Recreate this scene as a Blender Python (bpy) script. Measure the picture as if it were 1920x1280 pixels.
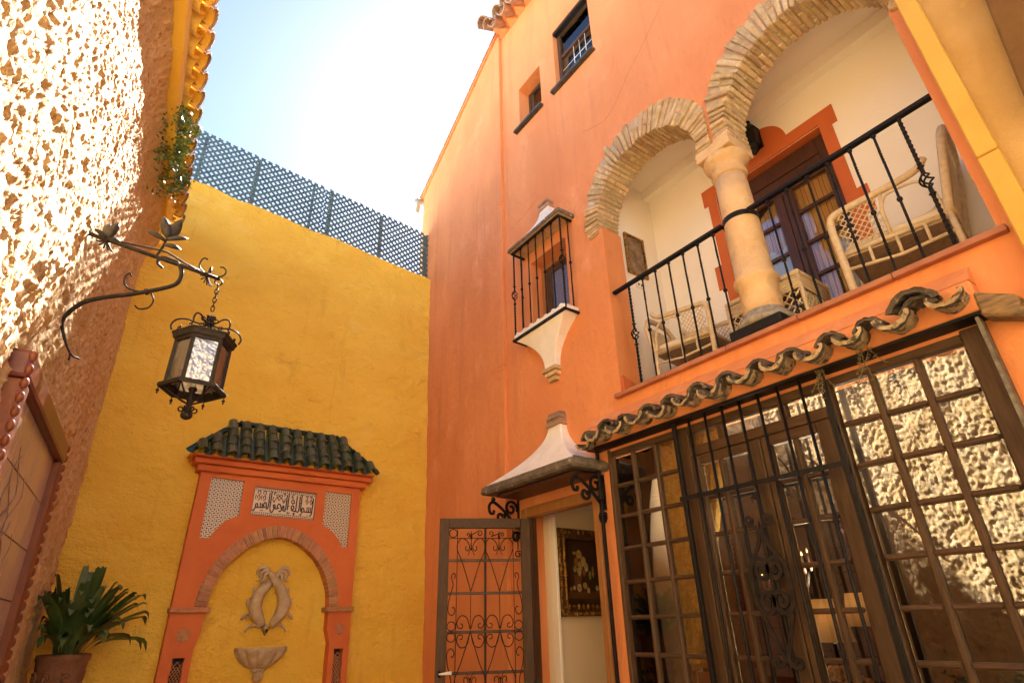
import bpy, bmesh, math, random
from mathutils import Vector, Matrix, noise
random.seed(7)
SC = bpy.context.scene
for _o in list(bpy.data.objects):
    bpy.data.objects.remove(_o, do_unlink=True)
COL = SC.collection
PI = math.pi
rad = math.radians

# ------------------------------------------------------------------ camera
cam_d = bpy.data.cameras.new('camera')
cam_d.sensor_width = 36.0
cam_d.lens = 36.0 * 1054.948 / 1920.0
cam_d.clip_start = 0.05
cam_d.clip_end = 400.0
cam = bpy.data.objects.new('camera', cam_d)
COL.objects.link(cam)
cam.matrix_world = Matrix(((0.81701, -0.24339, -0.52274, 0.0),
                           (-0.57623, -0.37831, -0.72446, 0.0),
                           (-0.02143, 0.89311, -0.44933, 1.5),
                           (0, 0, 0, 1)))
SC.camera = cam

# ------------------------------------------------------------------ sky and sun
SUN = Vector((0.471, 0.814, 1.0)).normalized()
world = bpy.data.worlds.new('World')
SC.world = world
world.use_nodes = True
_nt = world.node_tree
_sky = _nt.nodes.new('ShaderNodeTexSky')
_sky.sky_type = 'NISHITA'
_sky.sun_disc = False
_sky.sun_elevation = math.asin(SUN.z)
_sky.sun_rotation = math.atan2(SUN.x, SUN.y)
_sky.air_density = 0.45
_sky.dust_density = 0.17
_sky.ozone_density = 0.9
_bg = _nt.nodes['Background']
_nt.links.new(_sky.outputs[0], _bg.inputs[0])
_bg.inputs[1].default_value = 0.055
sun_d = bpy.data.lights.new('sun', 'SUN')
sun_d.energy = 5.0
sun_d.angle = rad(0.5)
sun_d.color = (1.0, 0.98, 0.95)
sun = bpy.data.objects.new('sun', sun_d)
COL.objects.link(sun)
sun.rotation_euler = SUN.to_track_quat('Z', 'Y').to_euler()
SC.view_settings.view_transform = 'Standard'
SC.view_settings.look = 'None'
SC.view_settings.gamma = 1.0
SC.view_settings.use_curve_mapping = False
SC.view_settings.exposure = 3.38
SC.render.engine = 'CYCLES'
SC.cycles.max_bounces = 12
SC.cycles.diffuse_bounces = 7
SC.cycles.glossy_bounces = 4
SC.cycles.transmission_bounces = 8
SC.cycles.transparent_max_bounces = 12
SC.cycles.sample_clamp_indirect = 6.0
SC.cycles.use_denoising = True

# ------------------------------------------------------------------ helpers
def tag(o, label=None, cat=None, group=None, kind=None):
    if label: o['label'] = label
    if cat: o['category'] = cat
    if group: o['group'] = group
    if kind: o['kind'] = kind
    return o

def thing(name, label, cat, loc=(0, 0, 0), group=None):
    o = bpy.data.objects.new(name, None)
    o.empty_display_size = 0.1
    COL.objects.link(o)
    o.location = loc
    return tag(o, label, cat, group)

def attach(o, parent):
    """parent o so that its mesh, written in world coordinates, stays put"""
    o.parent = parent
    m = Matrix()
    p = parent
    while p is not None:
        m = Matrix.Translation(p.location) @ p.rotation_euler.to_matrix().to_4x4() @ m if False else m
        p = p.parent
    o.matrix_parent_inverse = world_of(parent).inverted()
    return o

def world_of(o):
    m = Matrix.LocRotScale(o.location, o.rotation_euler, o.scale)
    if o.parent is not None:
        m = world_of(o.parent) @ o.matrix_parent_inverse @ m
    return m

class MB:
    def __init__(s):
        s.v = []; s.f = []; s.sm = []
    def add(s, vs, fs, smooth=False):
        b = len(s.v)
        s.v += [tuple(p) for p in vs]
        for f in fs:
            s.f.append(tuple(i + b for i in f)); s.sm.append(smooth)
        return s
    def hexa(s, p):
        """8 corners: 0-3 bottom loop, 4-7 top loop"""
        return s.add(p, [(3, 2, 1, 0), (4, 5, 6, 7), (0, 1, 5, 4), (1, 2, 6, 5), (2, 3, 7, 6), (3, 0, 4, 7)])
    def box(s, lo, hi):
        x0, y0, z0 = lo; x1, y1, z1 = hi
        return s.hexa([(x0, y0, z0), (x1, y0, z0), (x1, y1, z0), (x0, y1, z0), (x0, y0, z1), (x1, y0, z1), (x1, y1, z1), (x0, y1, z1)])
    def prism(s, poly, off):
        off = Vector(off); n = len(poly)
        a = [Vector(p) for p in poly]; b = [p + off for p in a]
        fs = [tuple(range(n - 1, -1, -1)), tuple(range(n, 2 * n))]
        fs += [(i, (i + 1) % n, n + (i + 1) % n, n + i) for i in range(n)]
        return s.add(a + b, fs)
    def tube(s, pts, r, n=6, closed=False, flat=None, up=None, smooth=True, twist=0.0):
        """sweep; r number or list; flat=(w,h) sweeps a rectangle of half sizes w (along side), h (along up)"""
        P = [Vector(p) for p in pts]; m = len(P)
        if isinstance(r, (int, float)): r = [r] * m
        rings = []; u = None; lastt = None
        for i in range(m):
            if closed: t = P[(i + 1) % m] - P[i - 1]
            else: t = P[min(i + 1, m - 1)] - P[max(i - 1, 0)]
            if t.length < 1e-9: t = lastt or Vector((0, 0, 1))
            t = t.normalized()
            if up is not None:
                u = Vector(up) - t * t.dot(Vector(up))
                if u.length < 1e-4: u = t.orthogonal()
                u.normalize()
            elif u is None: u = t.orthogonal().normalized()
            else:
                u = u - t * t.dot(u)
                u = u.normalized() if u.length > 1e-6 else t.orthogonal().normalized()
            lastt = t
            w = t.cross(u)
            ring = []
            if flat:
                for sx, sy in ((-1, -1), (1, -1), (1, 1), (-1, 1)):
                    ring.append(P[i] + w * (sx * flat[0] * r[i]) + u * (sy * flat[1] * r[i]))
            else:
                for k in range(n):
                    a = 2 * PI * k / n + twist * i
                    ring.append(P[i] + (u * math.cos(a) + w * math.sin(a)) * r[i])
            rings.append(ring)
        return s.loft(rings, closed, smooth and not flat)
    def loft(s, rings, closed=False, smooth=True, caps=True):
        m = len(rings); n = len(rings[0]); vs = [p for rg in rings for p in rg]; fs = []
        for i in range(m if closed else m - 1):
            a = i * n; b = ((i + 1) % m) * n
            for k in range(n):
                k2 = (k + 1) % n
                fs.append((a + k, a + k2, b + k2, b + k))
        if caps and not closed:
            fs.append(tuple(range(n - 1, -1, -1))); fs.append(tuple(range((m - 1) * n, m * n)))
        return s.add(vs, fs, smooth)
    def lathe(s, prof, c=(0, 0, 0), n=20, a0=0, a1=2 * PI, smooth=True):
        c = Vector(c); full = abs(a1 - a0 - 2 * PI) < 1e-6
        cnt = n if full else n + 1
        rings = [[c + Vector((r * math.cos(a0 + (a1 - a0) * k / n), r * math.sin(a0 + (a1 - a0) * k / n), z)) for k in range(cnt)] for r, z in prof]
        if full: return s.loft(rings, False, smooth)
        vs = [p for rg in rings for p in rg]; fs = []
        for i in range(len(rings) - 1):
            for k in range(n):
                fs.append((i * cnt + k, i * cnt + k + 1, (i + 1) * cnt + k + 1, (i + 1) * cnt + k))
        return s.add(vs, fs, smooth)
    def ball(s, c, r, n=8, m=6):
        if isinstance(r, (int, float)): r = (r, r, r)
        c = Vector(c)
        rings = []
        for i in range(m + 1):
            th = PI * (0.02 + 0.96 * i / m)
            rings.append([c + Vector((r[0] * math.sin(th) * math.cos(2 * PI * k / n), r[1] * math.sin(th) * math.sin(2 * PI * k / n), -r[2] * math.cos(th))) for k in range(n)])
        return s.loft(rings)
    def mesh(s, name, mat, bevel=0, bseg=1, fix=True):
        me = bpy.data.meshes.new(name)
        me.from_pydata(s.v, [], s.f)
        for p, sm in zip(me.polygons, s.sm): p.use_smooth = sm
        if fix or bevel:
            bm = bmesh.new(); bm.from_mesh(me)
            if fix: bmesh.ops.recalc_face_normals(bm, faces=bm.faces)
            if bevel:
                bmesh.ops.bevel(bm, geom=[e for e in bm.edges if len(e.link_faces) == 2 and e.calc_face_angle(0) > 0.5], offset=bevel, segments=bseg, affect='EDGES', profile=0.5, clamp_overlap=True)
            bm.to_mesh(me); bm.free()
        if mat is not None: me.materials.append(mat)
        return me
    def build(s, name, mat, parent=None, bevel=0, bseg=1, fix=True):
        return link(name, s.mesh(name, mat, bevel, bseg, fix), parent)

def link(name, me, parent=None, mw=None, label=None):
    o = bpy.data.objects.new(name, me)
    COL.objects.link(o)
    if parent is not None: attach(o, parent)
    if mw is not None: set_world(o, mw)
    if label: o['label'] = label
    return o

def set_world(o, mw):
    l, r, s = mw.decompose()
    o.location = l; o.rotation_euler = r.to_euler(); o.scale = s

def copy_tree(o, parent=None):
    c = o.copy(); COL.objects.link(c)
    if parent is not None: c.parent = parent
    for ch in list(o.children): copy_tree(ch, c)
    return c

def panel(name, loops, thick, fn, mat, parent=None, res=1):
    """flat wall cut by holes: loops of (a,b); thickness grows to +c; fn maps (a,b,c) to the world"""
    cu = bpy.data.curves.new(name, 'CURVE'); cu.dimensions = '2D'; cu.fill_mode = 'BOTH'; cu.extrude = thick / 2
    for lp in loops:
        sp = cu.splines.new('POLY'); sp.points.add(len(lp) - 1); sp.use_cyclic_u = True
        for q, p in zip(sp.points, lp): q.co = (p[0], p[1], 0, 1)
    tmp = bpy.data.objects.new(name, cu)
    COL.objects.link(tmp)
    me = bpy.data.meshes.new_from_object(tmp.evaluated_get(bpy.context.evaluated_depsgraph_get()))
    bpy.data.objects.remove(tmp); bpy.data.curves.remove(cu)
    for v in me.vertices:
        v.co = Vector(fn(v.co.x, v.co.y, v.co.z + thick / 2))
    bm = bmesh.new(); bm.from_mesh(me)
    bmesh.ops.remove_doubles(bm, verts=bm.verts, dist=1e-5)
    bmesh.ops.recalc_face_normals(bm, faces=bm.faces)
    bm.to_mesh(me); bm.free()
    me.materials.clear(); me.materials.append(mat)
    for p in me.polygons: p.use_smooth = False
    me.name = name
    return link(name, me, parent)

def arc(cx, cy, r, a0, a1, n, ry=None):
    ry = ry or r
    return [(cx + r * math.cos(rad(a0 + (a1 - a0) * i / n)), cy + ry * math.sin(rad(a0 + (a1 - a0) * i / n))) for i in range(n + 1)]

def spiral(r0, r1, a0, a1, n, c=(0, 0)):
    out = []
    for i in range(n + 1):
        t = i / n; a = rad(a0 + (a1 - a0) * t); r = r0 + (r1 - r0) * t
        out.append((c[0] + r * math.cos(a), c[1] + r * math.sin(a)))
    return out

def smooth_path(pts, n=6):
    """Catmull-Rom through points of any dimension"""
    P = [Vector(p) for p in pts]; out = []
    for i in range(len(P) - 1):
        p0 = P[max(i - 1, 0)]; p1 = P[i]; p2 = P[i + 1]; p3 = P[min(i + 2, len(P) - 1)]
        for k in range(n):
            t = k / n
            out.append(0.5 * ((2 * p1) + (p2 - p0) * t + (2 * p0 - 5 * p1 + 4 * p2 - p3) * t * t + (3 * p1 - p0 - 3 * p2 + p3) * t ** 3))
    out.append(P[-1])
    return out

# ------------------------------------------------------------------ materials
def mat(name, col, rough=0.8, col2=None, scale=4.0, bump=(), metal=0.0, spec=None, spots=None, detail=4.0, dist=1.0, coat=0, stretch=None, rvar=0.0, perobj=0.0, mixlo=0.35, mixhi=0.65):
    """col/col2 mixed by noise; bump: list of (scale, strength distance); spots: (colour, scale, threshold lo, hi); perobj: value change per object"""
    m = bpy.data.materials.new(name); m.use_nodes = True
    nt = m.node_tree; N = nt.nodes; L = nt.links
    b = N['Principled BSDF']
    b.inputs['Roughness'].default_value = rough; b.inputs['Metallic'].default_value = metal
    if spec is not None: b.inputs['Specular IOR Level'].default_value = spec
    if coat: b.inputs['Coat Weight'].default_value = coat; b.inputs['Coat Roughness'].default_value = 0.1
    tc = N.new('ShaderNodeNewGeometry'); vec = tc.outputs['Position']
    if stretch:
        mp = N.new('ShaderNodeMapping'); mp.inputs['Scale'].default_value = stretch
        L.new(vec, mp.inputs['Vector']); vec = mp.outputs[0]
    def nz(sc, det=detail, rgh=0.6):
        n = N.new('ShaderNodeTexNoise'); n.inputs['Scale'].default_value = sc; n.inputs['Detail'].default_value = det
        n.inputs['Roughness'].default_value = rgh; L.new(vec, n.inputs['Vector']); return n.outputs['Fac']
    def ramp(f, lo, hi):
        r = N.new('ShaderNodeMapRange'); r.inputs[1].default_value = lo; r.inputs[2].default_value = hi
        L.new(f, r.inputs[0]); return r.outputs[0]
    def mix(f, a, c):
        x = N.new('ShaderNodeMix'); x.data_type = 'RGBA'
        L.new(f, x.inputs[0])
        for inp, val in ((x.inputs[6], a), (x.inputs[7], c)):
            if isinstance(val, tuple): inp.default_value = (*val, 1)
            else: L.new(val, inp)
        return x.outputs[2]
    out = None
    if col2: out = mix(ramp(nz(scale), mixlo, mixhi), tuple(col), tuple(col2))
    for sp in (spots or []):
        if len(sp) > 4:
            mp2 = N.new('ShaderNodeMapping'); mp2.inputs['Scale'].default_value = sp[4]; L.new(tc.outputs['Position'], mp2.inputs['Vector']); keep = vec; vec = mp2.outputs[0]
        fac = nz(sp[1], 6.0, 0.65)
        if len(sp) > 4: vec = keep
        out = mix(ramp(fac, sp[2], sp[3]), out if out is not None else tuple(col), tuple(sp[0]))
    if perobj:
        oi = N.new('ShaderNodeObjectInfo')
        hs = N.new('ShaderNodeHueSaturation')
        mr = N.new('ShaderNodeMapRange'); mr.inputs[3].default_value = 1 - perobj; mr.inputs[4].default_value = 1 + perobj
        L.new(oi.outputs['Random'], mr.inputs[0]); L.new(mr.outputs[0], hs.inputs['Value'])
        mr2 = N.new('ShaderNodeMapRange'); mr2.inputs[3].default_value = 0.5 - perobj * 0.06; mr2.inputs[4].default_value = 0.5 + perobj * 0.06
        wn = N.new('ShaderNodeMath'); wn.operation = 'FRACT'
        ml = N.new('ShaderNodeMath'); ml.operation = 'MULTIPLY'; ml.inputs[1].default_value = 17.31
        L.new(oi.outputs['Random'], ml.inputs[0]); L.new(ml.outputs[0], wn.inputs[0]); L.new(wn.outputs[0], mr2.inputs[0]); L.new(mr2.outputs[0], hs.inputs['Hue'])
        if out is not None: L.new(out, hs.inputs['Color'])
        else: hs.inputs['Color'].default_value = (*col, 1)
        out = hs.outputs[0]
    if out is not None: L.new(out, b.inputs['Base Color'])
    else: b.inputs['Base Color'].default_value = (*col, 1)
    prev = None
    for sc_, d_ in bump:
        bp = N.new('ShaderNodeBump'); bp.inputs['Strength'].default_value = 1.0; bp.inputs['Distance'].default_value = d_
        L.new(nz(sc_), bp.inputs['Height'])
        if prev is not None: L.new(prev, bp.inputs['Normal'])
        prev = bp.outputs[0]
    if prev is not None: L.new(prev, b.inputs['Normal'])
    if rvar:
        L.new(ramp(nz(scale * 2), 0.0, 1.0), b.inputs['Roughness'])
        b.inputs['Roughness'].links[0].from_node.inputs[3].default_value = max(0, rough - rvar)
        b.inputs['Roughness'].links[0].from_node.inputs[4].default_value = min(1, rough + rvar)
    m.diffuse_color = (*col, 1)
    return m

def glass(name, refl=0.25, tint=(0.96, 0.97, 0.95), rough=0.0, wav=0.0, wscale=6.0):
    m = bpy.data.materials.new(name); m.use_nodes = True
    nt = m.node_tree; N = nt.nodes; L = nt.links
    N.remove(N['Principled BSDF']); out = N['Material Output']
    tr = N.new('ShaderNodeBsdfTransparent'); tr.inputs[0].default_value = (*tint, 1)
    gl = N.new('ShaderNodeBsdfGlossy'); gl.inputs['Roughness'].default_value = rough
    fr = N.new('ShaderNodeFresnel'); fr.inputs['IOR'].default_value = 1.5
    mr = N.new('ShaderNodeMapRange'); mr.inputs[3].default_value = refl; mr.inputs[4].default_value = 1.0
    mx = N.new('ShaderNodeMixShader')
    L.new(fr.outputs[0], mr.inputs[0]); L.new(mr.outputs[0], mx.inputs[0]); L.new(tr.outputs[0], mx.inputs[1]); L.new(gl.outputs[0], mx.inputs[2]); L.new(mx.outputs[0], out.inputs[0])
    if wav:
        g = N.new('ShaderNodeNewGeometry'); n = N.new('ShaderNodeTexNoise'); n.inputs['Scale'].default_value = wscale
        L.new(g.outputs['Position'], n.inputs['Vector'])
        bp = N.new('ShaderNodeBump'); bp.inputs['Distance'].default_value = wav; bp.inputs['Strength'].default_value = 1
        L.new(n.outputs[0], bp.inputs['Height']); L.new(bp.outputs[0], gl.inputs['Normal'])
    return m

def translucent(name, col, share, rough=0.6):
    m = mat(name, col, rough); nt = m.node_tree; N = nt.nodes; L = nt.links
    t = N.new('ShaderNodeBsdfTranslucent'); t.inputs[0].default_value = (*col, 1); x = N.new('ShaderNodeMixShader'); x.inputs[0].default_value = share
    L.new(N['Principled BSDF'].outputs[0], x.inputs[1]); L.new(t.outputs[0], x.inputs[2]); L.new(x.outputs[0], N['Material Output'].inputs[0])
    return m

M = {}
M['yellow'] = mat('yellow_stucco', (0.90, 0.60, 0.075), 0.85, (0.84, 0.51, 0.05), 1.1, bump=((9, 0.03), (24, 0.018), (70, 0.006)), spots=[((0.60, 0.31, 0.035), 2.0, 0.62, 0.80), ((0.90, 0.62, 0.13), 0.9, 0.60, 0.74), ((0.66, 0.38, 0.05), 1.0, 0.60, 0.85, (6, 6, 0.5))], stretch=(1, 1, 1.5))
M['ochre'] = mat('rough_ochre_stucco', (0.70, 0.49, 0.24), 0.9, (0.60, 0.37, 0.13), 5.0, bump=((60, 0.008), (140, 0.006)), spots=[((0.38, 0.19, 0.055), 24, 0.57, 0.68)], stretch=(1, 1, 0.45))  # brown flecks: dirt, plus the roughcast's small shadows put into the colour
M['orange'] = mat('orange_plaster', (0.73, 0.285, 0.10), 0.75, (0.65, 0.235, 0.075), 0.9, bump=((2.2, 0.03), (14, 0.006), (60, 0.002), (180, 0.001)), spots=[((0.79, 0.35, 0.15), 1.7, 0.58, 0.74), ((0.60, 0.19, 0.055), 3.1, 0.64, 0.80), ((0.58, 0.20, 0.07), 1.0, 0.54, 0.82, (8, 8, 0.45))], stretch=(1.4, 1.4, 0.75))
M['red_orange'] = mat('red_orange_plaster', (0.58, 0.145, 0.035), 0.75, (0.52, 0.125, 0.03), 2.0, bump=((6, 0.006), (60, 0.002)))
M['ground'] = mat('pale_stone_paving', (0.60, 0.54, 0.45), 0.8, (0.52, 0.46, 0.38), 3.0, bump=((20, 0.004),))
M['cornice_yellow'] = mat('smooth_yellow_paint', (0.84, 0.54, 0.06), 0.7, (0.78, 0.47, 0.05), 3.0, bump=((20, 0.003),))
M['cream'] = mat('cream_plaster', (0.89, 0.87, 0.79), 0.8, (0.86, 0.83, 0.74), 1.0, bump=((30, 0.002),))
M['rear'] = mat('pale_cream_render', (0.74, 0.66, 0.50), 0.9, (0.70, 0.61, 0.45), 2, bump=((30, 0.004),))
# ================================================================== ground
def lvl(x, y, z): return (x, y, z)
g = MB(); g.add([(-60, -60, 0), (60, -60, 0), (60, 60, 0), (-60, 60, 0)], [(0, 1, 2, 3)])
tag(g.build('ground', M['ground'], fix=False), kind='structure')

# ================================================================== left rough wall
TA = math.tan(rad(4.465))
def LW(y, z, off=0.0):
    """point on the left wall, off metres out into the court"""
    return Vector((-0.16 + (y - 6.34) * TA - 0.042 * (z - 1.5) + off, y - off * TA, z))
left_wall = thing('stucco_wall', 'rough sunlit ochre stucco wall on the left under a tiled cornice', 'wall', LW(2, 0))
def rough_sheet(name, ys, zs, fn, material, parent):
    vs = [fn(y, z) for z in zs for y in ys]; n = len(ys); fs = []
    for j in range(len(zs) - 1):
        for i in range(n - 1):
            a = j * n + i
            fs.append((a, a + 1, a + n + 1, a + n))
    mb = MB(); mb.add(vs, fs, True)
    return mb.build(name, material, parent, fix=False)
def left_relief(y, z):
    p = Vector((0.0, y, z * 0.68))
    n1 = noise.noise(p * 7.0); n2 = noise.noise(p * 29 + Vector((3, 0, 0))); n3 = noise.noise(p * 58)
    h = 0.018 * noise.noise(p * 1.7) + 0.017 * n1 + 0.018 * n2 + 0.011 * n3 + 0.006 * noise.noise(p * 80)
    cove = max(0.0, (z - 5.02) / 0.40)
    h += 0.03 + 0.105 * cove * cove
    return LW(y, z, h - 0.03)
ys = [-5 + 0.12 * i for i in range(42)] + [0.04 + 0.03 * i for i in range(29)] + [0.91 + 0.0115 * i for i in range(485)]
zs = [0.14 * i for i in range(5)] + [0.62 + 0.0125 * i for i in range(386)]
rough_sheet('wall_face', ys, zs, left_relief, M['ochre'], left_wall)

# ================================================================== back yellow wall
def BW(x, z, d=0.0): return Vector((x, 6.14 + 0.06 * z - d, z))
back_wall = thing('yellow_wall', 'tall yellow stucco wall at the far end below the lattice fence', 'wall', BW(1.5, 0))
def wall_top(x):
    return 6.47 - 0.089 * (x + 0.1) + 0.03 * noise.noise(Vector((x * 3.1, 0.3, 0))) + 0.012 * noise.noise(Vector((x * 13, 2.3, 0)))
def back_relief(x, t):
    z = t * wall_top(x)
    p = Vector((x * 0.9, 3.3, z))
    band = 0.016 * math.exp(-((z - 3.10 + 0.02 * math.sin(x * 5)) / 0.055) ** 2) * max(0.0, min(1.0, (x - 2.40) * 5))
    return BW(x, z, band + 0.022 * noise.noise(p * 1.6) + 0.014 * noise.noise(Vector((x * 4.5, 1, z * 7))) + 0.008 * noise.noise(Vector((x * 9, 5, z * 17))))
xs = [-0.6 + 0.02 * i for i in range(192)]
ts = [i / 300 for i in range(301)]
rough_sheet('wall_face', xs, ts, back_relief, M['yellow'], back_wall)
cb = MB()
for i in range(len(xs) - 8):
    if i % 8: continue
    a, b = xs[i], xs[i + 8]; za, zb = wall_top(a), wall_top(b)
    cb.hexa([BW(a, za - 0.05, -0.02), BW(b, zb - 0.05, -0.02), BW(b, zb - 0.05, -0.3), BW(a, za - 0.05, -0.3), BW(a, za - 0.002, -0.004), BW(b, zb - 0.002, -0.004), BW(b, zb - 0.002, -0.3), BW(a, za - 0.002, -0.3)])
cb.hexa([BW(-0.6, 0, -0.03), BW(3.2, 0, -0.03), BW(3.2, 0, -0.3), BW(-0.6, 0, -0.3), BW(-0.6, 6.35, -0.03), BW(3.2, 6.1, -0.03), BW(3.2, 6.1, -0.3), BW(-0.6, 6.35, -0.3)])
cb.build('wall_core', M['yellow'], back_wall)

# ================================================================== orange house
FX = 3.2
def FP(y, z, p=0.0): return Vector((FX - p, y, z))
house = thing('orange_house', 'tall orange house with brick arches, balcony and glazed doors', 'house', (FX, 3, 0))
ARCHES = ((2.395, 4.85, 0.575), (0.970, 4.85, 0.575))
hole_loggia = [(2.94, 3.13)] + arc(2.39, 4.85, 0.60, -6, 186, 24) + [(1.78, 4.72), (1.56, 4.72)] + arc(0.975, 4.85, 0.60, -6, 186, 24) + [(0.41, 3.13)]
hole_loggia = [(2.94, 3.13), (2.94, 4.80)] + arc(2.39, 4.85, 0.61, 5, 175, 24) + [(1.79, 4.80), (1.58, 4.80)] + arc(0.975, 4.85, 0.60, 5, 175, 24) + [(0.41, 4.80), (0.41, 3.13)]
outline = [(-2.5, 0), (6.9, 0), (6.9, 8.05), (4.62, 9.57), (4.62, 9.5), (-2.5, 9.5)]
holes = [hole_loggia,
         [(3.28, 0.0 + 0.02), (4.34, 0.02), (4.34, 2.46), (3.28, 2.46)],
         [(0.62, 0.18), (3.165, 0.18), (3.165, 2.715), (0.62, 2.715)],
         [(3.69, 7.25), (4.145, 7.25), (4.145, 7.90), (3.69, 7.90)],
         [(2.77, 7.21), (3.41, 7.21), (3.41, 8.19), (2.77, 8.19)],
         [(3.465, 4.26), (4.05, 4.26), (4.05, 5.04), (3.465, 5.04)]]
panel('facade_wall', [outline] + holes, 0.24, lambda a, b, c: (FX + c, a, b), M['orange'], house)

# unseen wall added behind the camera to bounce sunlight onto the yellow wall
rear = thing('bounce_wall', 'added pale wall behind the viewpoint, bouncing sunlight into the court', 'wall', (1.2, -4.6, 0))
MB().box((-1.3, -4.9, 0), (3.19, -4.6, 6.2)).build('wall_face', M['rear'], rear)
# ================================================================== orange house: materials
M['brick'] = mat('old_pale_brick', (0.63, 0.47, 0.25), 0.9, (0.46, 0.31, 0.145), 18, bump=((26, 0.012), (110, 0.005)), perobj=0.2, spots=[((0.68, 0.56, 0.37), 9, 0.55, 0.7), ((0.24, 0.15, 0.09), 14, 0.66, 0.8)])
M['mortar'] = mat('old_mortar', (0.50, 0.42, 0.31), 0.95, (0.40, 0.32, 0.22), 12, bump=((40, 0.01),))
M['column'] = mat('ochre_limestone', (0.70, 0.50, 0.26), 0.75, (0.62, 0.41, 0.20), 6, bump=((12, 0.012), (45, 0.006), (120, 0.002)), spots=[((0.46, 0.29, 0.13), 7, 0.58, 0.72), ((0.74, 0.58, 0.36), 5, 0.60, 0.75)])
M['grey_stone'] = mat('speckled_grey_stone', (0.36, 0.32, 0.25), 0.9, (0.20, 0.18, 0.14), 30, bump=((60, 0.006),))
M['iron'] = mat('black_wrought_iron', (0.007, 0.0065, 0.007), 0.5, (0.013, 0.011, 0.011), 30, bump=((120, 0.001),), spec=0.2)
M['dark_tile'] = mat('lichen_dark_roof_tile', (0.075, 0.06, 0.045), 0.85, (0.13, 0.10, 0.07), 16, bump=((30, 0.008), (120, 0.004)), perobj=0.2, spots=[((0.42, 0.36, 0.23), 13, 0.60, 0.70), ((0.03, 0.027, 0.022), 20, 0.58, 0.7)])
M['tile_under'] = mat('mossy_cream_tile_underside', (0.50, 0.40, 0.23), 0.9, (0.30, 0.23, 0.12), 14, bump=((40, 0.005),), perobj=0.15, spots=[((0.07, 0.055, 0.04), 18, 0.50, 0.60)])
M['clay_tile'] = mat('red_clay_tile', (0.42, 0.17, 0.085), 0.6, (0.34, 0.12, 0.06), 6, bump=((50, 0.002),), perobj=0.1)
M['roof_clay'] = mat('weathered_clay_roof_tile', (0.42, 0.27, 0.17), 0.9, (0.26, 0.17, 0.11), 9, bump=((30, 0.006),), perobj=0.2, spots=[((0.16, 0.13, 0.10), 12, 0.6, 0.7)])
M['wood'] = mat('brown_varnished_wood', (0.095, 0.053, 0.026), 0.5, (0.062, 0.033, 0.016), 5, bump=((60, 0.001),), stretch=(14, 14, 1.2), perobj=0.08, spec=0.25)
M['wood_h'] = mat('brown_varnished_wood_rail', (0.095, 0.053, 0.026), 0.5, (0.062, 0.033, 0.016), 5, bump=((60, 0.001),), stretch=(14, 1.2, 14), perobj=0.08, spec=0.25)
M['wood_honey'] = mat('honey_brown_wood', (0.36, 0.165, 0.045), 0.5, (0.26, 0.11, 0.03), 5, bump=((60, 0.0015),), stretch=(20, 20, 1.3))
M['wood_dark'] = mat('dark_brown_wood', (0.085, 0.036, 0.018), 0.45, (0.055, 0.022, 0.011), 5, stretch=(14, 14, 1.2))
M['whitewash'] = mat('whitewashed_plaster', (0.85, 0.83, 0.77), 0.85, (0.76, 0.72, 0.63), 4, bump=((25, 0.004), (90, 0.002)))
M['whitewash_old'] = mat('stained_whitewash', (0.87, 0.85, 0.79), 0.9, (0.80, 0.75, 0.66), 5, bump=((25, 0.006), (90, 0.003)), spots=[((0.42, 0.36, 0.29), 6, 0.62, 0.75)])
M['mossy_edge'] = mat('dark_mossy_stone_edge', (0.10, 0.08, 0.06), 0.95, (0.20, 0.16, 0.11), 14, bump=((35, 0.01), (110, 0.005)), spots=[((0.60, 0.52, 0.40), 16, 0.62, 0.68), ((0.035, 0.03, 0.025), 18, 0.57, 0.7)])
M['sill_black'] = mat('dark_glazed_sill_tile', (0.03, 0.032, 0.03), 0.35, (0.05, 0.05, 0.045), 8, perobj=0.2)
M['pane'] = glass('window_glass', 0.12)
M['pane_clear'] = glass('clear_window_glass', 0.06)
M['pane_door'] = glass('balcony_door_glass', 0.03)
M['frosted'] = mat('blue_frosted_glass', (0.10, 0.13, 0.25), 0.25, (0.16, 0.19, 0.32), 40, bump=((150, 0.003),), spec=0.6)
M['depth_shade'] = mat('depth_shade', (0.05, 0.035, 0.025), 0.9)  # near-black colour stands in for shade inside recesses and openings
M['room_dim'] = mat('shade_painted_brown_wall', (0.06, 0.038, 0.025), 0.9, (0.045, 0.028, 0.018), 1.5)  # dimness of the room interior put into the brown colour
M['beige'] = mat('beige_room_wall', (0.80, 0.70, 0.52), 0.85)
M['white_paint'] = mat('white_paint', (0.80, 0.76, 0.66), 0.6)

# ------------------------------------------------------------------ body, rooms
mb = MB(); mb.box((3.80, -2.5, 5.95), (9.5, 6.88, 9.45)); mb.box((5.6, -2.5, 0.0), (9.5, 6.88, 5.94)); mb.box((3.45, 4.75, 0), (5.59, 6.88, 5.94)); mb.box((3.45, 6.5, 5.955), (3.79, 6.88, 8.0))
mb.prism([(3.45, 6.89, 8.0), (3.45, 4.75, 9.4), (3.45, 4.75, 5.96), (3.45, 6.89, 5.96)], (0.33, 0, 0))
mb.build('house_body', M['orange'], house)
mb = MB(); mb.box((3.445, 2.6, 6.9), (3.79, 4.3, 6.94)); mb.box((3.445, 2.6, 8.3), (3.79, 4.3, 8.34)); mb.box((3.72, 2.6, 6.94), (3.76, 4.3, 8.3)); mb.box((3.445, 2.56, 6.9), (3.79, 2.6, 8.34)); mb.box((3.445, 4.3, 6.9), (3.79, 4.34, 8.34))
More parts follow.
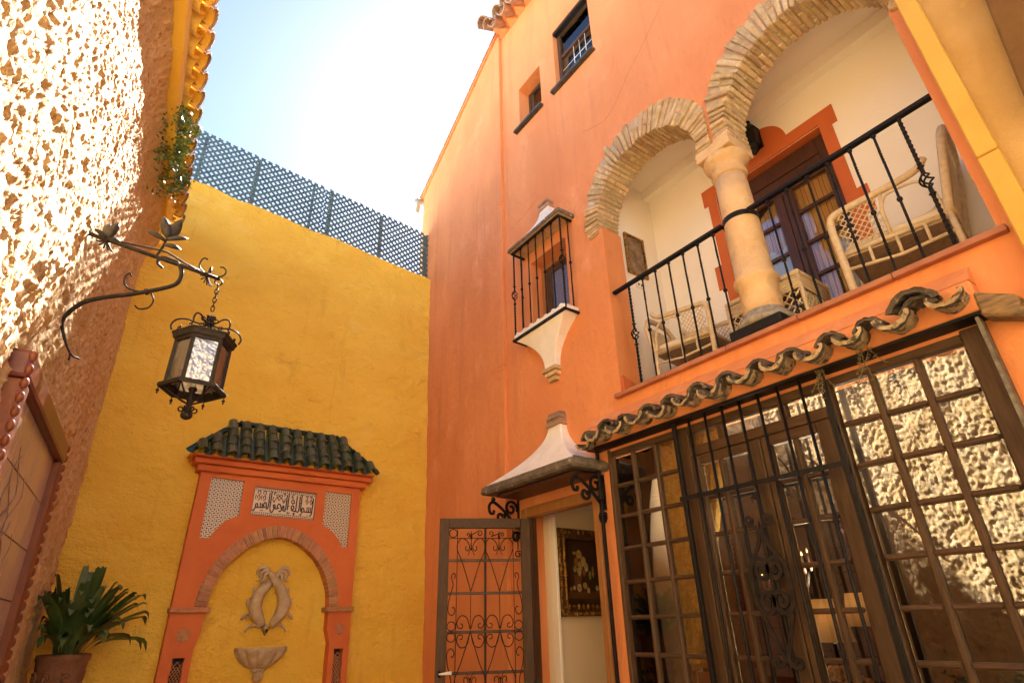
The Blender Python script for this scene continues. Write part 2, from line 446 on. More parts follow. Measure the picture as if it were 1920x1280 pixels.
mb.box((3.445, 3.3, 4.1), (3.9, 3.4, 5.2)); mb.box((3.445, 4.2, 4.1), (3.9, 4.3, 5.2)); mb.box((3.85, 3.4, 4.1), (3.9, 4.2, 5.2)); mb.box((3.445, 3.4, 5.15), (3.85, 4.2, 5.2)); mb.box((3.445, 3.4, 4.1), (3.85, 4.2, 4.15))
mb.build('window_recess', M['depth_shade'], house)

# loggia room
LX = 4.10
door_hole = [(1.24, 3.125), (2.27, 3.125), (2.27, 5.15), (1.24, 5.15)]
panel('loggia_back_wall', [[(0.30, 3.05), (3.10, 3.05), (3.10, 5.85), (0.30, 5.85)], door_hole], 0.12, lambda a, b, c: (LX + c, a, b), M['cream'], house)
mb = MB(); mb.box((3.441, 3.05, 3.05), (LX - 0.001, 3.12, 5.85)); mb.box((3.441, 0.26, 3.05), (LX - 0.001, 0.33, 5.85))
mb.box((3.441, 0.331, 5.72), (LX - 0.001, 3.049, 5.80))
mb.box((LX - 0.10, 0.332, 5.60), (LX - 0.002, 3.048, 5.719))
mb.build('loggia_walls', M['cream'], house)
mb = MB(); mb.box((3.205, 0.332, 2.96), (LX + 0.8, 3.048, 3.128)); mb.build('loggia_floor', M['clay_tile'], house)
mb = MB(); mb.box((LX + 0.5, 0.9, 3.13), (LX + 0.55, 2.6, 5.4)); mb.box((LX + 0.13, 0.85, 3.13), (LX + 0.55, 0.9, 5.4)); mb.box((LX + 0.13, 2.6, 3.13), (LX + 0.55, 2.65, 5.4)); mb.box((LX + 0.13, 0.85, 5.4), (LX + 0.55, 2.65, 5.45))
mb.build('bedroom_shell', M['room_dim'], house)
# painted door surround in the loggia
def sym(pts, c=1.755): return pts + [(2 * c - y, z) for y, z in reversed(pts)]
half = [(1.15, 3.135), (1.15, 4.16), (1.075, 4.16), (1.075, 4.40), (1.15, 4.40), (1.15, 5.085), (1.105, 5.085), (1.105, 5.27), (1.31, 5.27), (1.505, 5.27)] + [(1.755 - 0.25 * math.cos(rad(a)), 5.27 + 0.25 * math.sin(rad(a))) for a in range(9, 90, 9)] + [(1.755, 5.52)]
surround = sym(half[:-1])
surround = half[:-1] + [(1.755, 5.52)] + [(3.51 - y, z) for y, z in reversed(half[:-1])]
panel('door_surround', [surround + [(2.272, 3.135), (2.272, 5.152), (1.238, 5.152), (1.238, 3.135)]], 0.012, lambda a, b, c: (LX - 0.012 + c - 0.001, a, b), M['red_orange'], house)
mb = MB(); mb.box((LX, 2.262, 3.13), (LX + 0.13, 2.269, 5.149)); mb.box((LX, 1.241, 3.13), (LX + 0.13, 1.248, 5.149)); mb.box((LX, 1.248, 5.14), (LX + 0.13, 2.262, 5.149))
mb.build('door_reveal', M['red_orange'], house)

# loggia double door
bd = link('balcony_door', None, house); bd.empty_display_size = 0.1
DX = LX + 0.10
def fbox(y0, y1, z0, z1, x0, x1): return MB().box((x0, min(y0, y1), z0), (x1, max(y0, y1), z1))
def part_box(name, parent, m, y0, y1, z0, z1, x0, x1, bevel=0.004):
    return fbox(y0, y1, z0, z1, x0, x1).build(name, m, parent, bevel)
part_box('frame', bd, M['wood_dark'], 2.255, 2.17, 3.135, 5.13, DX - 0.03, DX + 0.04)
part_box('frame', bd, M['wood_dark'], 1.335, 1.25, 3.135, 5.13, DX - 0.03, DX + 0.04)
part_box('lintel', bd, M['wood_dark'], 1.336, 2.169, 4.97, 5.13, DX - 0.032, DX + 0.04)
part_box('lintel', bd, M['wood_dark'], 1.336, 2.169, 4.80, 4.968, DX - 0.02, DX + 0.04)
for c in (1.672, 1.758): part_box('stile', bd, M['wood_dark'], c - 0.04, c + 0.04, 3.135, 4.795, DX - 0.025, DX + 0.03)
for y0, y1 in ((1.34, 1.63), (1.80, 2.165)):
    for z in (4.545, 4.235, 3.93, 3.62): part_box('muntin', bd, M['wood_dark'], y0, y1, z - 0.014, z + 0.014, DX - 0.018, DX + 0.01, 0)
    zz = [4.795, 4.545, 4.235, 3.93, 3.62, 3.135]
    for a, b in zip(zz, zz[1:]): fbox(y0, y1, b + 0.01, a - 0.01, DX + 0.001, DX + 0.005).build('pane', M['pane_door'], bd)

def cloth(name, y0, y1, z0, z1, x, amp, folds, m, parent, top=None, n=60, tie=0):
    vs = []; fs = []; rows = 12
    for j in range(rows + 1):
        t = j / rows; z = z1 + (z0 - z1) * t
        for i in range(n + 1):
            u = i / n; y = y0 + (y1 - y0) * u
            if tie: y = y0 + (y1 - y0) * u * (1 - tie * t ** 1.6)
            zt = z
            if top and j == 0: zt += top * (noise.noise(Vector((u * 9, 3, 1))) + 0.4 * math.sin(u * 25))
            vs.append((x + amp * math.sin(u * folds * 2 * PI + 0.8 * math.sin(t * 3 + u * 7)) * (0.6 + 0.4 * t), y, zt))
    for j in range(rows):
        for i in range(n):
            a = j * (n + 1) + i; fs.append((a, a + 1, a + n + 2, a + n + 1))
    mb = MB(); mb.add(vs, fs, True)
    return mb.build(name, m, parent, fix=False)

def stripes(name, c1, c2, c3, sc):
    m = mat(name, c1, 0.8); nt = m.node_tree; N = nt.nodes; L = nt.links
    g = N.new('ShaderNodeNewGeometry'); w = N.new('ShaderNodeTexWave'); w.bands_direction = 'Y'; w.inputs['Scale'].default_value = sc; w.inputs['Distortion'].default_value = 0.6
    L.new(g.outputs['Position'], w.inputs['Vector'])
    r = N.new('ShaderNodeValToRGB'); r.color_ramp.interpolation = 'EASE'
    e = r.color_ramp.elements; e[0].color = (*c1, 1); e[0].position = 0.3; e[1].color = (*c2, 1); e[1].position = 0.75
    x = r.color_ramp.elements.new(0.9); x.color = (*c3, 1)
    L.new(w.outputs['Fac'], r.inputs[0]); L.new(r.outputs[0], N['Principled BSDF'].inputs['Base Color'])
    return m
M['gold_stripe'] = stripes('gold_striped_curtain', (0.60, 0.36, 0.10), (0.70, 0.48, 0.17), (0.38, 0.13, 0.05), 8.0)
M['blue_sheer'] = mat('pale_blue_sheer', (0.40, 0.50, 0.78), 0.8, (0.52, 0.60, 0.82), 5)
cur = link('curtain', None, bd)
cloth('curtain_cloth', 1.34, 2.16, 3.6, 4.95, DX + 0.045, 0.018, 10, M['gold_stripe'], cur)
cloth('curtain_cloth', 1.34, 1.43, 3.2, 4.15, DX + 0.026, 0.008, 3, M['blue_sheer'], cur, 0.05)
cloth('curtain_cloth', 1.66, 2.16, 3.2, 4.32, DX + 0.026, 0.008, 6, M['blue_sheer'], cur, 0.05)
cloth('curtain_cloth', 1.45, 1.72, 3.15, 3.75, DX + 0.035, 0.012, 4, M['gold_stripe'], cur)

# ------------------------------------------------------------------ brick arches
def ray_circle(cy, cz, a, oy, oz, R):
    dy, dz = math.cos(a), math.sin(a); ey, ez = cy - oy, cz - oz
    b = ey * dy + ez * dz; c = ey * ey + ez * ez - R * R
    return -b + math.sqrt(max(b * b - c, 0))
rnd = random.Random(11)
def wedge(cy, cz, a0, a1, r0, r1, x0, x1, m, name, parent, bevel=0.006, jit=0.004, clip=None):
    def P(a, r, x):
        y = cy + r * math.cos(a)
        if clip: y = max(y, clip[0]) if clip[1] > 0 else min(y, clip[0])
        return (x + rnd.uniform(-jit, jit), y + rnd.uniform(-jit, jit), cz + r * math.sin(a) + rnd.uniform(-jit, jit))
    mb = MB(); mb.hexa([P(a0, r0, x0), P(a1, r0, x0), P(a1, r1, x0), P(a0, r1, x0), P(a0, r0, x1), P(a1, r0, x1), P(a1, r1, x1), P(a0, r1, x1)])
    return mb.build(name, m, parent, bevel)
for ai, (cy, cz, ri) in enumerate(ARCHES):
    clip = (1.692, 1) if ai == 0 else (1.680, -1)
    n = 44; A0, A1 = rad(-7), rad(187)
    ring_f = []; ring_i = []
    for i in range(n * 2 + 1):
        a = A0 + (A1 - A0) * i / (n * 2)
        ro = ray_circle(cy, cz, a, cy + 0.005, cz + 0.125, 0.745)
        cc = math.cos(a)
        if ai == 0 and cc < 0: ro = min(ro, (cy - clip[0]) / -cc)
        if ai == 1 and cc > 0: ro = min(ro, (clip[0] - cy) / cc)
        ring_f.append((a, ro))
    mb = MB(); rings = []
    for a, ro in ring_f:
        pts = []
        for r, x in ((ri + 0.014, 3.19), (ro - 0.012, 3.19), (ro - 0.012, 3.30), (ri + 0.05, 3.452), (ri + 0.014, 3.452)):
            pts.append((x, cy + r * math.cos(a), cz + r * math.sin(a)))
        rings.append(pts)
    mb.loft(rings, smooth=False); mb.build('mortar_ring', M['mortar'], house)
    for i in range(n):
        a0, ro0 = ring_f[2 * i]; a1, ro1 = ring_f[2 * i + 2]; ro = min(ro0, ro1)
        gap = rnd.uniform(0.004, 0.010) / (ri + 0.1); a0 += gap; a1 -= gap
        pr = rnd.uniform(0.018, 0.05); rj = ri + rnd.uniform(-0.006, 0.008)
        roj = ro + rnd.uniform(-0.03, 0.02)
        if (ai == 0 and math.cos(a0) < -0.5) or (ai == 1 and math.cos(a0) > 0.5): roj = ro - 0.004
        cut = 3.32 + (0.055 if i % 2 else -0.05) + rnd.uniform(-0.02, 0.02)
        if rnd.random() < 0.45 and roj - rj > 0.17:
            c = rj + (roj - rj) * rnd.uniform(0.38, 0.62)
            wedge(cy, cz, a0, a1, rj, c - 0.006, 3.2 - pr, cut, M['brick'], 'brick', house, clip=clip)
            wedge(cy, cz, a0, a1, c + 0.006, roj, 3.2 - rnd.uniform(0.006, 0.03), 3.30, M['brick'], 'brick', house, clip=clip)
        else:
            wedge(cy, cz, a0, a1, rj, roj, 3.2 - pr, cut, M['brick'], 'brick', house, clip=clip)
        wedge(cy, cz, a0, a1, ri + rnd.uniform(-0.004, 0.008), ri + 0.08, cut + 0.012, 3.462, M['brick'], 'brick', house, jit=0.002, clip=clip)

# ------------------------------------------------------------------ column
col = link('column', None, house)
cx, cyy = 3.325, 1.695
MB().lathe([(0.128, 3.30), (0.130, 3.40), (0.129, 3.545), (0.146, 3.56), (0.150, 3.585), (0.144, 3.605), (0.127, 3.62), (0.125, 3.9), (0.119, 4.3), (0.113, 4.52)], (cx, cyy, 0), 28).build('shaft', M['column'], col)
MB().lathe([(0.112, 4.51), (0.128, 4.52), (0.133, 4.54), (0.126, 4.56), (0.118, 4.58), (0.122, 4.61), (0.145, 4.635), (0.163, 4.65), (0.170, 4.675), (0.164, 4.70), (0.10, 4.705)], (cx, cyy, 0), 28).build('capital', M['column'], col)
MB().box((cx - 0.165, cyy - 0.15, 4.695), (cx + 0.15, cyy + 0.15, 4.79)).build('abacus', M['column'], col, 0.008, 2)
def lump(c, s, amp, n=18, m=12, seed=0):
    mb = MB(); mb.ball(c, s, n, m)
    for i, v in enumerate(mb.v):
        p = Vector(v); d = (p - Vector(c)); q = Vector((v[0] * 9, v[1] * 9 + seed, v[2] * 9))
        mb.v[i] = tuple(p + d.normalized() * amp * noise.noise(q))
    return mb
MB().lathe([(0.19, 3.215), (0.19, 3.245), (0.165, 3.28), (0.131, 3.33), (0.10, 3.34)], (cx, cyy, 0), 24).build('base', M['grey_stone'], col)
MB().box((cx - 0.17, cyy - 0.185, 3.148), (cx + 0.17, cyy + 0.185, 3.216)).build('plinth', M['iron'], col, 0.004)
MB().lathe([(0.127, 4.085), (0.130, 4.085), (0.130, 4.125), (0.127, 4.125)], (cx, cyy, 0), 28, smooth=False).build('iron_band', M['iron'], col)

# ------------------------------------------------------------------ floor edge tiles of the balcony
ey = [0.372, 0.88, 1.42, 1.93, 2.45, 2.99]
for a, b in zip(ey, ey[1:]):
    o = MB().box((3.155, a + 0.002, 3.112 + rnd.uniform(-.002, .002)), (3.44, b - 0.002, 3.146)).build('ledge_tile', M['clay_tile'], house, 0.004)
MB().prism([(3.205, 2.935, 3.147), (3.205, 2.935, 3.30), (3.43, 2.935, 3.22), (3.43, 2.935, 3.147)], (0, -0.03, 0)).build('jamb_skirting', M['red_orange'], house)

# ------------------------------------------------------------------ balcony railing
rail = link('balcony_railing', None, house)
RX = 3.24
MB().box((RX - 0.022, 1.80, 4.085), (RX + 0.022, 2.93, 4.112)).build('handrail', M['iron'], rail, 0.004)
MB().box((RX - 0.022, 0.40, 4.085), (RX + 0.022, 1.58, 4.112)).build('handrail', M['iron'], rail, 0.004)
def plain_bar_mesh(z0, z1, name='baluster', collar=0.47, r=0.0075):
    h = z1 - z0; mb = MB()
    mb.tube([(0, 0, 0), (0, 0, h * 0.16)], r, 4)
    tw = [(0, 0, h * (0.16 + 0.10 * k / 14)) for k in range(15)]
    mb.tube(tw, r * 1.15, 4, twist=0.5, smooth=False)
    mb.tube([(0, 0, h * 0.26), (0, 0, h * 0.76)], r, 6)
    tw = [(0, 0, h * (0.76 + 0.10 * k / 14)) for k in range(15)]
    mb.tube(tw, r * 1.15, 4, twist=0.5, smooth=False)
    mb.tube([(0, 0, h * 0.86), (0, 0, h)], r, 6)
    for c, w in ((collar, 0.016), (0.985, 0.015)):
        mb.lathe([(0.004, h * c - 0.013), (w * 0.8, h * c - 0.011), (w, h * c), (w * 0.8, h * c + 0.011), (0.004, h * c + 0.013)], n=10)
    return mb.mesh(name, M['iron'])
def twist_bar_mesh(z0, z1, r=0.012, cage=0.5, name='twisted_baluster', cages=True):
    h = z1 - z0; mb = MB()
    segs = [(0, h * (cage - 0.10)), (h * (cage + 0.10), h)] if cages else [(0, h)]
    for a, b in segs:
        k = int((b - a) / 0.009)
        mb.tube([(0, 0, a + (b - a) * i / k) for i in range(k + 1)], r, 4, twist=0.42, smooth=False)
    if cages:
        for q in range(4):
            pts = []
            for i in range(13):
                t = i / 12; a = q * PI / 2 + t * PI * 1.2; rr = 0.004 + 0.028 * math.sin(PI * t)
                pts.append((rr * math.cos(a), rr * math.sin(a), h * (cage - 0.055 + 0.11 * t)))
            mb.tube(pts, 0.0055, 5)
        for e in (-1, 1):
            mb.tube([(0, 0, h * (cage + e * 0.10)), (0, 0, h * (cage + e * 0.05))], r * 0.9, 6)
            mb.lathe([(0.004, h * (cage + e * 0.10) - 0.012), (0.019, h * (cage + e * 0.10)), (0.004, h * (cage + e * 0.10) + 0.012)], n=10)
    return mb.mesh(name, M['iron'])
bme = plain_bar_mesh(3.147, 4.086)
for y in (2.597, 2.457, 2.315, 2.172, 2.03, 1.886, 1.436, 1.295, 1.152, 1.013, 0.874, 0.733):
    link('baluster', bme, rail, Matrix.Translation((RX, y, 3.147)) @ Matrix.Rotation(y * 31, 4, 'Z'))
tme = twist_bar_mesh(3.147, 4.086)
for y in (2.752, 0.588): link('twisted_baluster', tme, rail, Matrix.Translation((RX, y, 3.147)))

# ------------------------------------------------------------------ upper windows
def wood_window(y0, y1, z0, z1, x, sash=0.05):
    w = link('window', None, house)
    d = 0.045
    part_box('frame', w, M['wood'], y1 - d, y1, z0, z1, x, x + 0.06); part_box('frame', w, M['wood'], y0, y0 + d, z0, z1, x, x + 0.06)
    part_box('frame', w, M['wood_h'], y0 + d, y1 - d, z1 - d, z1, x - 0.002, x + 0.06); part_box('frame', w, M['wood_h'], y0 + d, y1 - d, z0, z0 + d, x - 0.002, x + 0.06)
    return w
w1 = wood_window(3.692, 4.143, 7.252, 7.898, 3.36)
part_box('sash', w1, M['wood'], 4.05, 4.095, 7.30, 7.85, 3.37, 3.41); part_box('sash', w1, M['wood'], 3.74, 3.785, 7.30, 7.85, 3.37, 3.41)
fbox(3.785, 4.05, 7.30, 7.85, 3.385, 3.39).build('pane', M['pane'], w1)
w2 = wood_window(2.772, 3.408, 7.212, 8.188, 3.27)
part_box('transom', w2, M['wood_h'], 2.817, 3.363, 7.72, 7.765, 3.275, 3.32)
fbox(2.817, 3.363, 7.765, 8.143, 3.30, 3.305).build('pane', M['pane_clear'], w2)
sash = MB()
for a, b, c, d in ((3.28, 3.36, 7.26, 7.72), (2.82, 2.86, 7.26, 7.72), (2.86, 3.28, 7.68, 7.72), (2.86, 3.28, 7.26, 7.30)): sash.box((3.315, a, c), (3.345, b, d))
sash.build('sash', M['wood'], w2)
fbox(2.86, 3.28, 7.30, 7.68, 3.328, 3.332).build('pane', M['pane_clear'], w2)
for y in (2.95, 3.05, 3.15): MB().tube([(3.29, y, 7.22), (3.29, y, 7.72)], 0.004, 5).build('bar', M['whitewash'], w2)
MB().tube([(3.29, 2.82, 7.5), (3.29, 3.36, 7.5)], 0.004, 5).build('bar', M['whitewash'], w2)
MB().box((3.205, 2.775, 8.14), (3.27, 3.405, 8.185)).build('roller_box', M['iron'], w2, 0.004)
for (y0, y1, z, win, k) in ((3.66, 4.22, 7.135, w1, 3), (2.74, 3.465, 7.115, w2, 4)):
    for i in range(k):
        a = y0 + (y1 - y0) * i / k; b = y0 + (y1 - y0) * (i + 1) / k
        MB().box((3.14, a + 0.002, z), (3.26, b - 0.002, z + 0.04)).build('sill_tile', M['sill_black'], win, 0.006)

# ------------------------------------------------------------------ painted downpipe
dp = link('painted_downpipe', None, house)
for z0, z1 in ((0, 2.0), (2.004, 4.0), (4.004, 6.25), (6.254, 9.42)):
    mb = MB(); mb.box((3.155, 4.535, z0), (3.199, 4.645, z1)); mb.box((3.150, 4.532, z1 - 0.05), (3.199, 4.648, z1 - 0.045))
    mb.build('pipe_length', M['orange'], dp, 0.006)

M['crack'] = mat('hairline_crack', (0.42, 0.13, 0.045), 0.9)
for pts in ([(3.07, 6.16), (2.70, 6.05), (2.36, 6.34), (2.16, 6.50), (1.76, 6.86), (1.58, 7.0)], [(4.42, 5.73), (4.06, 5.79), (3.84, 5.86)]):
    pts = smooth_path(pts, 14); q = [FP(p.x + 0.012 * noise.noise(Vector((i * .7, 1, 0))), p.y + 0.016 * noise.noise(Vector((i * .6, 5, 0))), 0.0006) for i, p in enumerate(pts)]
    MB().tube(q, [0.7 + 0.5 * noise.noise(Vector((i * .4, 9, 0))) for i in range(len(q))], flat=(0.0028, 0.0004), up=(1, 0, 0)).build('crack', M['crack'], house)
# ------------------------------------------------------------------ caged window
bay = link('caged_window', None, house)
def flare(y0, y1, p0, z0, ty0, ty1, tp, z1, name, m, parent, n=10, pw=2.2, lip=0.0):
    """concave hood growing out of the facade: wide end at z0, narrow end at z1"""
    rings = []
    for i in range(n + 1):
        t = i / n; k = 1 - (1 - t) ** pw
        a = y0 + (ty0 - y0) * k; b = y1 + (ty1 - y1) * k; p = p0 + (tp - p0) * k; z = z0 + (z1 - z0) * t
        rings.append([(FX + 0.05, a, z), (FX - p, a, z), (FX - p, b, z), (FX + 0.05, b, z)])
    mb = MB(); mb.loft(rings, smooth=False)
    return mb.build(name, m, parent, 0.012, 3)
flare(3.325, 4.165, 0.20, 5.225, 3.60, 3.755, 0.085, 5.515, 'hood', M['whitewash'], bay)
flare(3.36, 4.16, 0.165, 4.092, 3.665, 3.83, 0.06, 3.665, 'corbel', M['whitewash'], bay)
MB().box((3.03, 3.355, 4.098), (3.22, 4.163, 4.155)).build('shelf', M['whitewash'], bay, 0.012, 2)
for k in range(7):
    lump((3.045, 3.42 + k * 0.115, 4.155), (0.02, 0.03, 0.02), 0.006, 8, 5, k).build('plaster_lump', M['whitewash'], bay)
MB().tube([(3.199, 3.352, 4.09), (3.028, 3.352, 4.09), (3.028, 4.166, 4.09), (3.199, 4.166, 4.09)], 1, flat=(0.012, 0.012), up=(0, 0, 1)).build('iron_band', M['iron'], bay)
MB().tube([(3.199, 3.352, 5.165), (3.028, 3.352, 5.165), (3.028, 4.16, 5.165), (3.199, 4.16, 5.165)], 1, flat=(0.012, 0.012), up=(0, 0, 1)).build('iron_band', M['iron'], bay)
for (a, b) in ((3.30, 3.52), (3.525, 3.73), (3.735, 3.95), (3.955, 4.19)):
    MB().box((2.985 + rnd.uniform(-.004, .004), a, 5.178), (3.21, b, 5.222 + rnd.uniform(-.004, .004))).build('slate', M['mossy_edge'], bay, 0.008)
MB().box((3.0, 3.32, 5.173), (3.21, 4.17, 5.1775)).build('soffit', M['brick'], bay)
for i, (a, b, z, p) in enumerate(((3.60, 3.77, 5.51, 0.10), (3.605, 3.765, 5.545, 0.085), (3.60, 3.77, 5.58, 0.095))):
    MB().box((FX - p, a, z), (FX + 0.01, b, z + 0.031)).build('brick', M['roof_clay'], bay, 0.006)
for i, (a, b, z, p) in enumerate(((3.645, 3.85, 3.628, 0.085), (3.665, 3.825, 3.585, 0.065), (3.69, 3.80, 3.535, 0.05))):
    MB().box((FX - p, a, z), (FX + 0.01, b, z + 0.038)).build('brick', M['brick'], bay, 0.005)
bm1 = plain_bar_mesh(4.155, 5.175, 'bar', 0.48)
for y in (4.02, 3.885, 3.757, 3.627, 3.495): link('bar', bm1, bay, Matrix.Translation((3.045, y, 4.155)))
bm2 = twist_bar_mesh(4.10, 5.175, 0.0105, 0.5, 'twisted_bar')
for y in (4.150, 3.355): link('twisted_bar', bm2, bay, Matrix.Translation((3.045, y, 4.10)))
for y in (4.150, 3.36): link('bar', bm1, bay, Matrix.Translation((3.15, y, 4.155)))
bw = link('window', None, bay)
part_box('frame', bw, M['wood_honey'], 3.99, 4.048, 4.262, 5.038, 3.34, 3.42)
part_box('frame', bw, M['wood_honey'], 3.467, 3.51, 4.262, 5.038, 3.34, 3.42)
part_box('frame', bw, M['wood_honey'], 3.51, 3.99, 4.97, 5.038, 3.338, 3.42)
part_box('frame', bw, M['wood_honey'], 3.51, 3.99, 4.262, 4.32, 3.338, 3.42)
part_box('sash', bw, M['wood'], 3.90, 3.985, 4.325, 4.965, 3.36, 3.40); part_box('sash', bw, M['wood'], 3.515, 3.575, 4.325, 4.965, 3.36, 3.40)
part_box('sash', bw, M['wood_h'], 3.575, 3.90, 4.89, 4.965, 3.362, 3.40)
fbox(3.575, 3.90, 4.325, 4.89, 3.375, 3.38).build('pane', M['frosted'], bw)

# ------------------------------------------------------------------ hood over the small door
hood = link('door_hood', None, house)
flare(3.20, 4.44, 0.35, 2.65, 3.635, 3.81, 0.075, 3.085, 'hood_shell', M['whitewash_old'], hood, 12, 1.9)
ed = MB(); seg = 26
def edge_strip(p0, p1, q, name):
    mb = MB(); P0, P1 = Vector(p0), Vector(p1); rings = []
    for i in range(seg + 1):
        t = i / seg; c = P0 + (P1 - P0) * t; j = [0.008 * noise.noise(c * 14 + Vector((k * 5, 0, 0))) for k in range(4)]
        nrm = Vector(q)
        rings.append([c + nrm * (0.0 + j[0]), c + nrm * (0.03 + j[0]) + Vector((0, 0, 0.01)), c + nrm * (0.025 + j[1]) + Vector((0, 0, 0.05 + j[2])), c - nrm * 0.05 + Vector((0, 0, 0.085 + j[3]))])
    mb.loft(rings, smooth=False); return mb.build(name, M['mossy_edge'], hood)
def edge_loop(name):
    path = []; C_ = [(3.2, 3.19), (2.86, 3.19), (2.86, 4.45), (3.2, 4.45)]; O = [(0, -1), (-0.72, -0.72), (-0.72, 0.72), (0, 1)]
    rings = []
    for i in range(3):
        k = 30 if i == 1 else 10
        for q in range(k + (1 if i == 2 else 0)):
            t = q / k; x = C_[i][0] + (C_[i + 1][0] - C_[i][0]) * t; y = C_[i][1] + (C_[i + 1][1] - C_[i][1]) * t
            base = ((0, -1), (-1, 0), (0, 1))[i]
            nrm = Vector((*base, 0)) if q else Vector((*O[i], 0)) * (1.35 if i else 1)
            c = Vector((x, y, 2.572)); j = [0.011 * noise.noise(c * 13 + Vector((k2 * 5, 0, 0))) for k2 in range(4)]
            rings.append([c - nrm * 0.05, c + nrm * (0.012 + j[0]), c + nrm * (0.030 + j[0]) + Vector((0, 0, 0.018)), c + nrm * (0.022 + j[1]) + Vector((0, 0, 0.060 + j[2])), c - nrm * 0.02 + Vector((0, 0, 0.088 + j[3])), c - nrm * 0.07 + Vector((0, 0, 0.10))])
    mb = MB(); mb.loft(rings, smooth=False); return mb.build(name, M['mossy_edge'], hood)
edge_loop('stone_edge')
MB().box((2.87, 3.215, 2.575), (3.205, 4.425, 2.60)).build('soffit', M['wood_dark'], hood)
MB().box((2.93, 3.27, 2.545), (3.205, 4.37, 2.5745)).build('soffit_moulding', M['wood_dark'], hood, 0.008)
for z, p, d in ((3.08, 0.10, 0.0), (3.112, 0.085, 0.008), (3.146, 0.09, 0.004), (3.178, 0.075, 0.014)):
    MB().box((FX - p, 3.625 + d, z), (FX + 0.01, 3.82 - d, z + 0.031)).build('brick', M['roof_clay'], hood, 0.005)
def scroll_bracket(y):
    b = link('bracket', None, hood)
    def P(u, z): return (3.19 - u, y, z)
    MB().tube([P(0, 2.55), P(0, 2.28)], 1, flat=(0.012, 0.006), up=(1, 0, 0)).build('arm', M['iron'], b)
    pts = smooth_path([P(0.01, 2.30), P(0.09, 2.37), P(0.18, 2.45), P(0.28, 2.505), P(0.325, 2.47), P(0.315, 2.41), P(0.28, 2.405), P(0.275, 2.435)], 5)
    MB().tube(pts, 1, flat=(0.012, 0.006), up=(0, 1, 0)).build('scroll', M['iron'], b)
    pts = [P(0.085 + q[0], 2.465 + q[1]) for q in spiral(0.015, 0.075, 60, 60 + 500, 26)]
    MB().tube(pts, 1, flat=(0.012, 0.005), up=(0, 1, 0)).build('scroll', M['iron'], b)
    pts = [P(0.20 + q[0], 2.385 + q[1]) for q in spiral(0.012, 0.05, 200, 200 - 420, 22)]
    MB().tube(pts, 1, flat=(0.012, 0.005), up=(0, 1, 0)).build('scroll', M['iron'], b)
    pts = [P(0.03 + q[0], 2.215 + q[1]) for q in spiral(0.012, 0.05, 80, 80 + 460, 22)]
    MB().tube(pts, 1, flat=(0.012, 0.005), up=(0, 1, 0)).build('scroll', M['iron'], b)
    MB().ball(P(0.28, 2.53), 0.02, 10, 8).build('knob', M['iron'], b)
for y in (4.385, 3.235): scroll_bracket(y)

# ------------------------------------------------------------------ small door: frame, room, open leaf
df = link('door_frame', None, house)
part_box('post', df, M['wood_honey'], 3.275, 3.345, 0.02, 2.455, 3.15, 3.25, 0.01)
part_box('post', df, M['wood_honey'], 4.255, 4.345, 0.02, 2.455, 3.18, 3.28, 0.01)
part_box('lintel', df, M['wood_honey'], 3.346, 4.254, 2.365, 2.46, 3.175, 3.28, 0.012)
part_box('stop', df, M['wood_dark'], 4.215, 4.254, 0.02, 2.364, 3.20, 3.27, 0.004)
room = link('hall', None, house)
MB().box((3.442, 4.26, 0.0), (5.595, 4.34, 3.0)).build('hall_wall', M['beige'], room)
MB().box((3.442, 3.30, 0.0), (5.59, 3.34, 3.0)).build('hall_wall', M['beige'], room)
MB().box((5.55, 3.341, 0.0), (5.59, 4.259, 3.0)).build('hall_wall', M['beige'], room)
MB().box((3.442, 3.341, 2.60), (5.549, 4.259, 2.66)).build('hall_ceiling', M['beige'], room)
MB().box((3.442, 3.341, 0.0), (5.549, 4.259, 0.04)).build('hall_floor', M['clay_tile'], room)
MB().box((3.442, 4.18, 0.04), (3.475, 4.2585, 2.40)).build('pilaster', M['white_paint'], room, 0.006)
MB().box((3.4415, 4.16, 2.40), (3.50, 4.2585, 2.48)).build('pilaster_cap', M['white_paint'], room, 0.006)
mb = MB()
for z, d in ((2.47, 0.012), (2.50, 0.03), (2.53, 0.05), (2.565, 0.07)): mb.box((3.505, 4.259 - d, z), (5.5, 4.2595, z + 0.028))
mb.build('cornice', M['white_paint'], room, 0.004)
M['gilt'] = mat('gilded_carved_frame', (0.50, 0.27, 0.06), 0.35, (0.10, 0.05, 0.02), 28, metal=0.8, bump=((45, 0.012),))
M['gilt_dark'] = mat('dark_gilded_wood', (0.06, 0.03, 0.015), 0.4, (0.16, 0.08, 0.025), 30, metal=0.3, bump=((50, 0.01),))
M['canvas'] = mat('dark_canvas', (0.028, 0.016, 0.010), 0.4, (0.045, 0.022, 0.013), 8)
pic = thing('painting', 'dark still life painting in carved gilt frame seen through the open doorway', 'painting', (3.78, 4.25, 1.55))
py = 4.245
def pbox(name, x0, x1, z0, z1, y0, y1, m, bev=0.006): return MB().box((x0, y0, z0), (x1, y1, z1)).build(name, m, pic, bev)
pbox('canvas', 3.55, 4.15, 1.63, 2.22, py, py + 0.008, M['canvas'], 0)
X0, X1, Z0, Z1 = 3.485, 4.215, 1.555, 2.30
pbox('frame_side', X0, X0 + 0.09, Z0, Z1, py - 0.045, py + 0.012, M['gilt_dark']); pbox('frame_side', X1 - 0.09, X1, Z0, Z1, py - 0.045, py + 0.012, M['gilt_dark'])
pbox('frame_side', X0 + 0.0905, X1 - 0.0905, Z0, Z0 + 0.09, py - 0.044, py + 0.012, M['gilt_dark']); pbox('frame_side', X0 + 0.0905, X1 - 0.0905, Z1 - 0.09, Z1, py - 0.044, py + 0.012, M['gilt_dark'])
r2 = random.Random(5); mb = MB()
